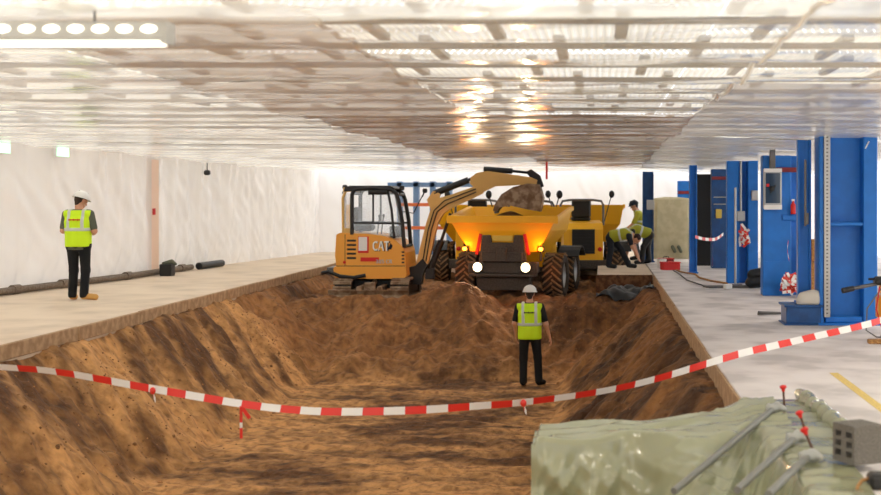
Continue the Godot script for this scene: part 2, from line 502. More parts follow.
func build_setting() -> void:
	# excavated ground
	var mb := MB.new()
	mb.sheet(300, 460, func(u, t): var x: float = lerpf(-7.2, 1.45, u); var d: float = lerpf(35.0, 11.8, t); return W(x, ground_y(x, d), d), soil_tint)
	var g := place("ground")
	structure(g, "brown dug soil of the excavation pit, with scraped slopes and a flat bottom")
	put("soil", mb, M.soil, g)
	mb = MB.new()
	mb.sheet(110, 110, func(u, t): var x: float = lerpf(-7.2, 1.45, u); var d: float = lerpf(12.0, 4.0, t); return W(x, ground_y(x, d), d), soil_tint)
	put("soil", mb, M.soil, g)
	mb = MB.new()
	var lump := MB.new()
	lump.ball(Vector3.ZERO, Vector3(1, 0.72, 0.85), Basis(), 4, 6)
	for k in lump.v.size():
		lump.v[k] *= 1.0 + 0.35 * noise.get_noise_3dv(lump.v[k] * 60.0)
	var mm := MultiMesh.new()
	mm.transform_format = MultiMesh.TRANSFORM_3D
	mm.use_colors = true
	mm.mesh = lump.mesh()
	mm.instance_count = 2600
	for k in 2600:
		var x := rng.randf_range(-6.9, 1.1)
		var d := rng.randf_range(11.5, 27.0)
		if k % 3 == 0:
			d = rng.randf_range(22.3, 27.0)
		elif k % 3 == 1:
			x = rng.randf_range(-6.85, -5.0)
		var y := ground_y(x, d)
		if y < -1.6 and rng.randf() < 0.6:
			x = rng.randf_range(-6.85, -5.3); y = ground_y(x, d)
		var s := rng.randf_range(0.007, 0.02) * (1.0 if rng.randf() < 0.96 else 2.0)
		mm.set_instance_transform(k, Transform3D(Basis.from_euler(Vector3(rng.randf() * 3, rng.randf() * 6, rng.randf() * 3)).scaled(Vector3.ONE * s), W(x, y, d)))
		var w := rng.randf_range(0.6, 1.1) if rng.randf() < 0.95 else 1.5
		mm.set_instance_color(k, Color(w, w * 0.95, w * 0.9))
	var mi := MultiMeshInstance3D.new()
	mi.name = "clods"; mi.multimesh = mm; mi.material_override = M.clod
	mi.set_meta("kind", "stuff")
	g.add_child(mi)

	# concrete floor: right, left, behind the pit, and where the photographer stands
	var f := place("floor")
	structure(f, "grey concrete floor with a yellow painted line, right of the pit")
	mb = MB.new()
	mb.box(W(4.85, -0.125, 22.25), Vector3(7.3, 0.25, 34.5), Basis(), 0.006)
	put("slab", mb, M.concrete, f)
	mb = MB.new()
	mb.box(W(2.27, 0.0, 10.0), Vector3(0.085, 0.004, 4.3), Basis(), 0.0)
	put("painted_line", mb, M.line, f)
	for k in 10:
		mb = MB.new()
		mb.box(W(1.188 + 0.004 * sin(k * 3.1), -0.15 - 0.006 * (k % 3), 8.43 + 0.95 + k * 1.92), Vector3(0.03, 0.29, 1.9))
		put("edge_board", mb, M.concrete_edge, f)
	f = place("floor")
	structure(f, "pale concrete floor along the white sheeting, left of the pit")
	mb = MB.new()
	mb.box(W(-9.45, -0.125, 19.0), Vector3(5.0, 0.25, 41.0), Basis(), 0.012)
	put("slab", mb, M.concrete_warm, f)
	for k in 11:
		mb = MB.new()
		mb.box(W(-6.945 + 0.006 * sin(k * 2.3), -0.10 - 0.006 * (k % 2), 10.0 + 1.1 + k * 2.2), Vector3(0.05, 0.19, 2.185))
		put("edge_board", mb, M.concrete_edge, f)
	f = place("floor")
	structure(f, "concrete floor at the far end of the hall behind the machines")
	mb = MB.new()
	mb.box(W(-2.88, -0.33, 37.0), Vector3(8.1, 0.65, 6.0), Basis(), 0.01)
	put("slab", mb, M.concrete_warm, f)
	mb = MB.new()
	mb.box(W(0.56, -0.13, 31.0), Vector3(1.24, 0.24, 6.0), Basis(), 0.01)
	put("slab", mb, M.concrete_warm, f)
	mb = MB.new()
	mb.box(W(0.54, -0.20, 27.97), Vector3(1.26, 0.36, 0.04))
	put("edge_board", mb, M.dirty_board, f)
	f = place("floor")
	structure(f, "concrete floor where the photographer stands")
	mb = MB.new()
	mb.box(W(-1.5, -0.125, 0.5), Vector3(20.0, 0.25, 9.0), Basis(), 0.01)
	put("slab", mb, M.concrete, f)

	# sheeting walls
	mb = MB.new()
	mb.sheet(520, 44, func(u, t):
		var d: float = lerpf(-4.5, 39.5, u)
		var h: float = lerpf(-0.02, 2.85, t)
		var x := left_wall_x(d)
		var w := 0.06 * nz(d * 70.0, h * 9.0) + 0.04 * nz(d * 190.0, h * 18.0 + 40.0) + 0.035 * nz(d * 110.0 + h * 90.0, h * 70.0) + 0.05 * nz(d * 160.0 + h * 130.0 * signf(sin(d * 2.1)), 11.0) * ramp(1.1, 0.0, h)
		w += 0.03 * absf(nz(d * 45.0 + h * 30.0 * signf(sin(d * 1.7)), 70.0)) + 0.05 * nz(d * 130.0 - h * 50.0, 300.0 + h * 12.0) * ease_(27.0, 33.0, d)
		return W(x + w, h, d))
	var wl := structure(put("wall_left", mb, M.sheet), "white translucent plastic sheeting hung along the left side")
	mb = MB.new()
	mb.sheet(3, 20, func(u, t):
		var d: float = lerpf(27.5, 27.9, u)
		var h: float = lerpf(0.1, 2.55, t)
		return W(left_wall_x(d) + 0.075, h, d))
	put("column_show_through", mb, M.show_through_orange, wl)  # glow of an orange column behind the sheeting, put into a tinted strip
	mb = MB.new()
	mb.box(W(left_wall_x(27.6) + 0.09, 1.40, 27.6), Vector3(0.01, 0.14, 0.13), Basis(Vector3.UP, -0.1))
	put("sticker", mb, M.red, wl)
	mb = MB.new()
	mb.sheet(260, 40, func(u, t):
		var x: float = lerpf(-9.2, 8.6, u)
		var h: float = lerpf(-0.05, 2.8, t)
		return W(x, h, 39.3 + 0.06 * nz(x * 70.0, h * 12.0) + 0.03 * nz(x * 180.0 + h * 50.0, h * 60.0)))
	structure(put("wall_back", mb, M.sheet), "white plastic sheeting closing the far end of the hall")
	mb = MB.new()
	mb.sheet(300, 30, func(u, t):
		var d: float = lerpf(39.6, -4.5, u)
		var h: float = lerpf(-0.02, 2.85, t)
		return W(8.3 + 0.05 * nz(d * 70.0, h * 9.0) + 0.02 * nz(d * 200.0, h * 30.0), h, d))
	structure(put("wall_right", mb, M.sheet_brightened), "white plastic sheeting hung along the right side")
	mb = MB.new()
	mb.sheet(60, 20, func(u, t): var x: float = lerpf(8.5, -12.0, u); var h: float = lerpf(-0.02, 2.85, t); return W(x, h, -4.0 + 0.05 * nz(x * 70.0, h * 9.0)))
	structure(put("wall_front", mb, M.sheet_brightened), "white plastic sheeting behind the photographer")

	# ceiling: corrugated translucent panels on joists and purlins, plastic film hung below them
	var ce := place("ceiling")
	structure(ce, "cream corrugated ceiling panels seen through a wrinkled hanging plastic film")
	var pm := MB.new()
	var rib := 0.061
	for k in 30:
		var x0 := -0.915 + k * rib
		var zig := [Vector2(0, 0), Vector2(0.022, 0), Vector2(0.03, 0.02), Vector2(0.052, 0.02), Vector2(0.061, 0)]
		for j in 4:
			pm.quad(Vector3(x0 + zig[j].x, zig[j].y, 0.61), Vector3(x0 + zig[j].x, zig[j].y, -0.61), Vector3(x0 + zig[j + 1].x, zig[j + 1].y, -0.61), Vector3(x0 + zig[j + 1].x, zig[j + 1].y, 0.61))
	var panel := pm.mesh()
	for r in 27:
		for q in 11:
			var d := 5.0 + 1.25 * (r + 0.5)
			if r >= 2 and r < 27:
				pass
			var o := put("corrugated_panel", panel, M.deck, ce)
			o.position = W(-11.2 + 1.84 * q, 2.86 + 0.004 * sin(r * 3.0 + q), d)
	mb = MB.new()
	mb.box(W(-1.8, 2.9, 0.2), Vector3(21.0, 0.04, 9.6))
	put("deck_over_entrance", mb, M.deck, ce)
	var jm := MB.new()
	jm.box(Vector3.ZERO, Vector3(0.085, 0.05, 1.2))
	var joist := jm.mesh()
	var rest := MB.new()
	for r in 27:
		for k in 22:
			var p := W(-11.7 + 0.92 * k + (0.46 if r % 2 else 0.0) + 0.12 * sin(r * 2.0 + k), 2.825, 5.0 + 1.25 * (r + 0.5))
			if r < 12:
				put("joist", joist, M.joist, ce).position = p
			else:
				rest.box(p, Vector3(0.085, 0.05, 1.2))
	put("joists", rest, M.joist, ce).set_meta("kind", "stuff")
	for k in 29:
		mb = MB.new()
		mb.box(W(-1.8, 2.765, 5.0 + 1.25 * k), Vector3(21.0, 0.045, 0.03))
		put("purlin", mb, M.purlin, ce)
	var rows := [4.6, 6.6, 10.15, 14.0, 18.0, 22.5, 27.5, 33.0, 39.6]
	var seams := [-12.0, -3.4, -1.5, 1.05, 8.5]
	for r in rows.size() - 1:
		for q in 4:
			var kinds := {w = M.film_white, m = M.film_milky, c = M.film_clear, d = M.film_dirty, b = M.film_reflection_brown, g = M.film_grey}
			var m: Material = kinds[["mmmm", "wdcc", "wdcg", "wbbg", "wbbg", "wbbg", "wwbg", "wwww"][r][q]]
			mb = MB.new()
			var x0: float = seams[q]
			var x1: float = seams[q + 1] + 0.03
			var d0: float = rows[r] - 0.06
			var d1: float = rows[r + 1]
			var dy := 0.012 * ((r + q) % 2)
			mb.sheet(int((x1 - x0) / 0.13) + 2, int((d1 - d0) / 0.045), func(u, t): var x: float = lerpf(x0, x1, u); var d: float = lerpf(d0, d1, t); return W(x, film_y(x, d) - dy, d))
			put("film_sheet", mb, m, ce)
	for k in 6:
		mb = MB.new()
		var pts := []
		for j in 9:
			var d := 5.2 + k * 1.05 + j * 0.14
			pts.append(W(1.08 + 0.02 * nz(d * 50, 3), film_y(1.08, d) - 0.012, d))
		mb.tube(pts, 0.018, 6)
		put("seam_tape", mb, M.film_milky, ce)

# ------------------------------------------------------------------ people
func hand(mb: MB, wrist: Vector3, along: Vector3, palm: Vector3, thumb: Vector3, curl: float) -> void:
	along = along.normalized()
	var across := (thumb - along * thumb.dot(along)).normalized()
	var inward := (palm - along * palm.dot(along) - across * palm.dot(across)).normalized()
	var bones := [[wrist - along * 0.02, wrist + along * 0.03, 0.026, 0.026]]
	for f in 4:
		var o := across * (0.030 - 0.02 * f)
		var base: Vector3 = wrist + along * 0.085 + o
		bones.append([wrist + along * 0.015 + o * 0.7, base, 0.017, 0.013])
		var length: float = [0.072, 0.08, 0.074, 0.058][f]
		var dir := along
		var p := base
		for s in 3:
			dir = dir.rotated(along.cross(inward).normalized(), curl * (0.5 if s == 0 else 0.9))
			var q: Vector3 = p + dir * length * [0.44, 0.32, 0.24][s]
			bones.append([p, q, 0.0098, 0.0085])
			p = q
	var t0 := wrist + along * 0.03 + across * 0.028
	var t1 := t0 + (along * 0.6 + across * 0.6 + inward * 0.4).normalized() * 0.045
	bones.append([t0, t1, 0.014, 0.011])
	bones.append([t1, t1 + (along * 0.9 + across * 0.1 + inward * 0.45).normalized() * 0.038, 0.0105, 0.009])
	mb.flesh(bones, 0.0045, 0.008)

# j: joints in metres from between the feet; look: where the face points
func person(called: String, label: String, at: Vector3, turn: float, j: Dictionary, o: Dictionary) -> Node3D:
	var root := thing(called, label, "person", at, turn)
	var cell: float = o.get("cell", 0.014)
	var up: Vector3 = (j.chest - j.pelvis).normalized()
	var side: Vector3 = (j.sh_r - j.sh_l).normalized()
	var torso := func(more: float) -> Array:
		var b := []
		for s in [-1.0, 1.0]:
			b.append([j.pelvis + side * 0.065 * s, j.chest + side * 0.075 * s - up * 0.02, 0.105 + more, 0.118 + more])
		for s in [-1.0, 1.0]:
			if more == 0.0:
				break
			b.append([j.pelvis - up * 0.09 + side * 0.07 * s, j.pelvis + up * 0.05 + side * 0.06 * s, 0.107 + more, 0.10 + more])
		b.append([j.sh_l.lerp(j.sh_r, 0.12), j.sh_l.lerp(j.sh_r, 0.88), 0.066 + more, 0.066 + more])
		b.append([j.chest, j.neck, 0.10 + more, 0.062 + more])
		return b
	var legs := func(more: float, flare: float) -> Array:
		var b := []
		for s in ["_l", "_r"]:
			b.append([j["hip" + s], j["kn" + s], 0.088 + more, 0.06 + more])
			b.append([j["kn" + s], j["an" + s], 0.06 + more, 0.043 + more + flare])
		b.append([j.hip_l, j.hip_r, 0.10 + more, 0.10 + more])
		b.append([j.pelvis, j.pelvis + up * 0.08, 0.125 + more, 0.125 + more])
		return b
	var arms := func(more: float, share: float) -> Array:
		var b := []
		for s in ["_l", "_r"]:
			b.append([j["sh" + s], j["sh" + s].lerp(j["el" + s], share), 0.056 + more, 0.048 + more])
		return b
	var mb := MB.new()
	var bones: Array = torso.call(0.0) + legs.call(0.0, 0.0) + arms.call(0.0, 1.0)
	for s in ["_l", "_r"]:
		bones.append([j["el" + s], j["wr" + s], 0.043, 0.029])
		bones.append([j["an" + s], j["toe" + s], 0.042, 0.035])
	var look: Vector3 = j.look.normalized()
	var crown: Vector3 = j.crown.normalized()
	crown = (crown - look * crown.dot(look)).normalized()
	var ear := look.cross(crown).normalized()
	var hd: Vector3 = j.head
	bones.append([j.neck, hd - crown * 0.04 - look * 0.01, 0.056, 0.054])
	mb.flesh(bones, cell, 0.035)
	var face := [[hd + crown * 0.035 - look * 0.03, hd + crown * 0.035 + look * 0.03, 0.078, 0.072], [hd - crown * 0.02 + look * 0.02, hd - crown * 0.075 + look * 0.055, 0.062, 0.036],
		[hd - crown * 0.05 - look * 0.02, hd - crown * 0.10 - look * 0.015, 0.056, 0.054], [hd + crown * 0.01 + look * 0.095, hd - crown * 0.028 + look * 0.112, 0.010, 0.014]]
	for s in [-1.0, 1.0]:
		face.append([hd + ear * 0.076 * s + crown * 0.018, hd + ear * 0.076 * s - crown * 0.022 + look * 0.008, 0.013, 0.009])
		face.append([hd + ear * 0.034 * s + crown * 0.026 + look * 0.088, hd + ear * 0.012 * s + crown * 0.026 + look * 0.094, 0.010, 0.010])
	face.append([hd - ear * 0.02 - crown * 0.055 + look * 0.086, hd + ear * 0.02 - crown * 0.055 + look * 0.086, 0.009, 0.009])
	mb.flesh(face, 0.006, 0.018)
	for s in ["_l", "_r"]:
		hand(mb, j["wr" + s], j.get("hand" + s, j["wr" + s] - j["el" + s]), j.get("palm" + s, look), j.get("thumb" + s, look), o.get("curl", 0.5))
	put("body", mb, o.get("skin", M.skin), root)
	mb = MB.new()
	for s in [-1.0, 1.0]:
		mb.ball(hd + ear * 0.031 * s + crown * 0.008 + look * 0.094, Vector3.ONE * 0.009, Basis(), 5, 8)
	put("eyes", mb, M.dark, root)
	mb = MB.new()
	mb.flesh([[hd + crown * 0.045 - look * 0.035, hd + crown * 0.05 + look * 0.03, 0.083, 0.072], [hd - look * 0.045, hd - crown * 0.05 - look * 0.04, 0.066, 0.05]], 0.008, 0.02, [[look, hd.dot(look) + 0.055]])
	put("hair", mb, M.hair, root)
	mb = MB.new()
	var low: float = minf(j.an_l.y, j.an_r.y)
	mb.flesh(legs.call(0.014, 0.012), cell, 0.03, [[up, (j.pelvis + up * 0.10).dot(up)]] if up.y > 0.7 else [])
	put("trousers", mb, o.trousers, root)
	mb = MB.new()
	mb.flesh(torso.call(0.012) + arms.call(0.016, o.get("sleeve", 0.55)), cell, 0.035, [[-up, -(j.pelvis - up * o.get("shirt_low", 0.02)).dot(up)], [up, (j.neck + up * 0.012).dot(up)]])
	put("shirt", mb, o.shirt, root)
	mb = MB.new()
	var vl: Vector3 = j.pelvis + up * o.get("vest_low", -0.04)
	mb.flesh(torso.call(0.036), cell, 0.035, [[-up, -vl.dot(up)], [up, (j.neck - up * 0.005).dot(up)]])
	var vest := put("vest", mb, o.vest, root)
	mb = MB.new()
	var mid: Vector3 = j.pelvis.lerp(j.chest, o.get("band", 0.62))
	mb.flesh(torso.call(0.043), cell, 0.035, [[-up, -(mid - up * 0.03).dot(up)], [up, (mid + up * 0.03).dot(up)]])
	put("reflective_band", mb, M.reflective, vest)
	for s in [-1.0, 1.0]:
		mb = MB.new()
		var c0: float = j.chest.dot(side) + 0.115 * s
		mb.flesh(torso.call(0.043), cell, 0.035, [[-side, -(c0 - 0.028)], [side, c0 + 0.028], [-up, -(mid - up * 0.01).dot(up)], [up, (j.neck + up * 0.02).dot(up)]])
		put("reflective_band", mb, M.reflective, vest)
	if o.has("mark"):
		mb = MB.new()
		for k in 8:
			if k != 4 or true:
				mb.box(Vector3(j.chest.x - 0.085 + 0.024 * k, j.chest.y + 0.03, j.chest.z + 0.165), Vector3(0.017, 0.022 if k % 3 else 0.03, 0.012), Basis(), 0.0)
		put("lettering", mb, o.mark, vest)
	for s in ["_l", "_r"]:
		mb = MB.new()
		mb.flesh([[j["an" + s] + Vector3(0, 0.06, 0), j["an" + s], 0.054, 0.058], [j["an" + s] - Vector3(0, 0.02, 0), j["toe" + s], 0.056, 0.05]], 0.011, 0.02, [[Vector3.DOWN, -(minf(j["an" + s].y, j["toe" + s].y) - 0.06)]])
		put("boot", mb, o.boots, root)
	if o.get("helmet"):
		mb = MB.new()
		var b := Basis(ear, crown, look * -1.0).orthonormalized()
		var dome := []
		for k in 9:
			var a := PI / 2 * k / 8.0
			dome.append([maxf(0.0005, 0.122 * cos(a)), 0.118 * sin(a)])
		dome.push_front([0.112, -0.012]); dome.push_front([0.122, -0.012])
		mb.lathe(dome, hd + crown * 0.055 - look * 0.005, b, 24, 1.14)
		var shell := put("helmet", mb, o.helmet, root)
		mb = MB.new()
		mb.lathe([[0.118, -0.014], [0.136, -0.016], [0.136, -0.008], [0.118, 0.0]], hd + crown * 0.055 + look * 0.005, b, 24, 1.18)
		put("brim", mb, o.helmet, shell)
		mb = MB.new()
		mb.box(hd + crown * 0.165, Vector3(0.03, 0.018, 0.17), b, 0.006)
		put("ridge", mb, o.helmet, shell)
	return root

func standing() -> Dictionary:
	return {pelvis = Vector3(0, 0.97, 0), chest = Vector3(0, 1.31, 0), neck = Vector3(0, 1.50, -0.005), head = Vector3(0, 1.655, -0.03), look = Vector3(0, -0.05, -1), crown = Vector3.UP,
		sh_l = Vector3(-0.195, 1.43, 0), sh_r = Vector3(0.195, 1.43, 0), el_l = Vector3(-0.25, 1.13, 0.03), el_r = Vector3(0.25, 1.13, 0.03), wr_l = Vector3(-0.27, 0.88, -0.03), wr_r = Vector3(0.27, 0.88, -0.03),
		hip_l = Vector3(-0.095, 0.92, 0), hip_r = Vector3(0.095, 0.92, 0), kn_l = Vector3(-0.11, 0.50, -0.02), kn_r = Vector3(0.11, 0.50, -0.02), an_l = Vector3(-0.115, 0.09, 0.02), an_r = Vector3(0.115, 0.09, 0.02),
		toe_l = Vector3(-0.13, 0.05, -0.15), toe_r = Vector3(0.13, 0.05, -0.15)}

func build_people() -> void:
	var j := standing()
	# by the white sheeting: arms bent in front, head turned a little to the right
	j.merge({head = Vector3(0.02, 1.645, -0.05), look = Vector3(0.62, -0.35, -0.8), neck = Vector3(0.005, 1.50, -0.01),
		el_l = Vector3(-0.245, 1.16, 0.02), wr_l = Vector3(-0.13, 1.10, -0.22), el_r = Vector3(0.265, 1.15, 0.0), wr_r = Vector3(0.16, 1.10, -0.22), palm_l = Vector3(0, 1, 0.3), palm_r = Vector3(0, 1, 0.3), thumb_l = Vector3(-1, 0.3, 0), thumb_r = Vector3(1, 0.3, 0),
		kn_l = Vector3(-0.085, 0.50, -0.02), kn_r = Vector3(0.12, 0.50, 0.0), an_l = Vector3(-0.10, 0.09, 0.0), an_r = Vector3(0.10, 0.09, 0.02), toe_l = Vector3(-0.12, 0.05, 0.1 - 0.25), toe_r = Vector3(0.26, 0.05, -0.06), hip_r = Vector3(0.10, 0.92, 0)}, true)
	person("person", "person in a white helmet, yellow vest, olive shirt and black trousers on the left floor", W(-8.68, 0.0, 20.8), 0.0, j, {trousers = M.black_cloth, shirt = M.olive_cloth, vest = M.vest, boots = M.boot_tan, helmet = M.white, mark = M.red, vest_low = -0.08, shirt_low = 0.13, band = 0.62, sleeve = 0.8})
	j = standing()
	j.merge({sh_l = Vector3(-0.20, 1.42, 0), el_l = Vector3(-0.27, 1.13, 0.02), wr_l = Vector3(-0.25, 0.88, -0.08), el_r = Vector3(0.29, 1.12, 0.02), wr_r = Vector3(0.36, 0.87, -0.03), kn_l = Vector3(-0.115, 0.50, -0.02), an_l = Vector3(-0.115, 0.09, 0.04), toe_l = Vector3(-0.14, 0.05, -0.12),
		kn_r = Vector3(0.14, 0.51, -0.06), an_r = Vector3(0.165, 0.09, 0.0), toe_r = Vector3(0.24, 0.05, -0.13), palm_r = Vector3(-1, 0, 0), palm_l = Vector3(1, 0, 0)}, true)
	person("person", "person in a white helmet and yellow vest standing at the bottom of the pit", W(-1.27, ground_y(-1.27, 22.6) - 0.005, 22.6), 0.0, j, {trousers = M.black_cloth, shirt = M.black_cloth, vest = M.vest, boots = M.black_cloth, helmet = M.white, mark = M.navy_cloth, vest_low = -0.12, shirt_low = 0.05, band = 0.45, sleeve = 0.75})
	# two bending over something at the blue post, one walking behind them
	j = {pelvis = Vector3(-0.22, 0.78, 0), chest = Vector3(0.10, 0.84, 0), neck = Vector3(0.27, 0.80, 0), head = Vector3(0.36, 0.72, 0), look = Vector3(0.4, -1, 0), crown = Vector3(1, 0.3, 0),
		sh_l = Vector3(0.20, 0.80, -0.19), sh_r = Vector3(0.20, 0.80, 0.19), el_l = Vector3(0.29, 0.53, -0.2), el_r = Vector3(0.30, 0.53, 0.2), wr_l = Vector3(0.40, 0.30, -0.1), wr_r = Vector3(0.40, 0.30, 0.1),
		hip_l = Vector3(-0.26, 0.74, -0.1), hip_r = Vector3(-0.26, 0.74, 0.1), kn_l = Vector3(-0.02, 0.45, -0.12), kn_r = Vector3(-0.25, 0.42, 0.12), an_l = Vector3(0.16, 0.09, -0.12), an_r = Vector3(-0.3, 0.09, 0.12), toe_l = Vector3(0.32, 0.05, -0.12), toe_r = Vector3(-0.14, 0.05, 0.13)}
	var bent := {trousers = M.navy_cloth, shirt = M.navy_cloth, vest = M.vest_dull, boots = M.dark, cell = 0.017, sleeve = 0.7}
	person("person", "person in dark trousers and yellow vest bending over beside the yellow machine", W(0.52, -0.01, 30.4), -0.15, j, bent)
	bent = {trousers = M.dark, shirt = M.dark, vest = M.vest_dull, boots = M.dark, cell = 0.017, sleeve = 0.7, skin = M.skin}
	var k := {pelvis = Vector3(0.16, 0.78, 0), chest = Vector3(-0.16, 0.88, 0), neck = Vector3(-0.33, 0.86, 0), head = Vector3(-0.42, 0.76, 0.02), look = Vector3(-0.5, -1, 0.2), crown = Vector3(-1, 0.3, 0),
		sh_l = Vector3(-0.26, 0.85, 0.19), sh_r = Vector3(-0.26, 0.85, -0.19), el_l = Vector3(-0.33, 0.56, 0.2), el_r = Vector3(-0.33, 0.56, -0.2), wr_l = Vector3(-0.38, 0.32, 0.12), wr_r = Vector3(-0.40, 0.32, -0.1),
		hip_l = Vector3(0.20, 0.74, 0.1), hip_r = Vector3(0.20, 0.74, -0.1), kn_l = Vector3(0.02, 0.44, 0.12), kn_r = Vector3(0.17, 0.42, -0.12), an_l = Vector3(-0.02, 0.09, 0.12), an_r = Vector3(0.2, 0.09, -0.12), toe_l = Vector3(-0.17, 0.05, 0.12), toe_r = Vector3(0.05, 0.05, -0.13)}
	person("person", "person in yellow vest stooping towards the left in front of the narrow blue post", W(1.08, 0.0, 32.2), 0.1, k, bent)
	j = standing()
	j.merge({pelvis = Vector3(0.08, 0.86, 0), chest = Vector3(0.10, 1.18, 0), neck = Vector3(0.03, 1.36, 0.0), head = Vector3(-0.04, 1.47, 0.0), look = Vector3(-1, -0.35, 0.2), crown = Vector3(-0.2, 1, 0),
		sh_l = Vector3(0.07, 1.27, 0.19), sh_r = Vector3(0.07, 1.27, -0.19), el_l = Vector3(-0.06, 0.99, 0.24), wr_l = Vector3(-0.27, 0.84, 0.22), el_r = Vector3(-0.06, 0.99, -0.24), wr_r = Vector3(-0.27, 0.84, -0.2),
		hip_l = Vector3(0.09, 0.8, 0.095), hip_r = Vector3(0.09, 0.8, -0.095), kn_l = Vector3(-0.06, 0.46, 0.11), kn_r = Vector3(0.0, 0.46, -0.11), an_l = Vector3(0.05, 0.09, 0.11), an_r = Vector3(0.1, 0.09, -0.11), toe_l = Vector3(-0.12, 0.05, 0.12), toe_r = Vector3(-0.06, 0.05, -0.12)}, true)
	person("person", "person in a dark cap and yellow-brown vest standing behind the two stooping people", W(0.98, 0.0, 34.3), 0.0, j, {trousers = M.dark, shirt = M.vest_dull, vest = M.vest_dull, boots = M.dark, helmet = M.navy_cloth, cell = 0.017, sleeve = 0.9})

# ------------------------------------------------------------------ machines
func tyre(parent: Node, at: Vector3, r: float, w: float, turn := 0.0) -> void:
	var b := Basis(Vector3.UP, turn) * Basis(Vector3(0, 0, 1), PI / 2)
	var mb := MB.new()
	var h := w * 0.5
	mb.lathe([[r * 0.56, -h * 0.7], [r * 0.62, -h * 0.95], [r * 0.82, -h], [r * 0.91, -h * 0.9], [r * 0.945, -h * 0.6], [r * 0.955, 0.0], [r * 0.945, h * 0.6], [r * 0.91, h * 0.9], [r * 0.82, h], [r * 0.62, h * 0.95], [r * 0.56, h * 0.7]], at, b, 32)
	var t := put("tyre", mb, M.rubber, parent)
	mb = MB.new()
	for k in 20:
		for s in [-1.0, 1.0]:
			var a: float = TAU * (k + (0.5 if s > 0 else 0.0)) / 20.0
			var rot := b * Basis(Vector3.UP, a)
			var lug := rot * Basis(Vector3(1, 0, 0), s * 0.72)
			mb.box(at + rot * Vector3(r * 0.955, s * h * 0.46, 0.0), Vector3(r * 0.10, h * 1.25, r * 0.075), lug, 0.006)
	put("tread", mb, M.lug, t).set_meta("kind", "stuff")
	mb = MB.new()
	mb.lathe([[r * 0.05, h * 0.42], [r * 0.3, h * 0.42], [r * 0.34, h * 0.25], [r * 0.48, h * 0.35], [r * 0.56, h * 0.75], [r * 0.58, h * 0.75], [r * 0.5, 0.0], [r * 0.58, -h * 0.75], [r * 0.56, -h * 0.75], [r * 0.48, -h * 0.35], [r * 0.34, -h * 0.25], [r * 0.3, -h * 0.42], [r * 0.05, -h * 0.42]], at, b, 24)
	put("rim", mb, M.galv, t)

func poly(a: Array) -> PackedVector2Array:
	var p := PackedVector2Array()
	for k in range(0, a.size(), 2):
		p.append(Vector2(a[k], a[k + 1]))
	return p

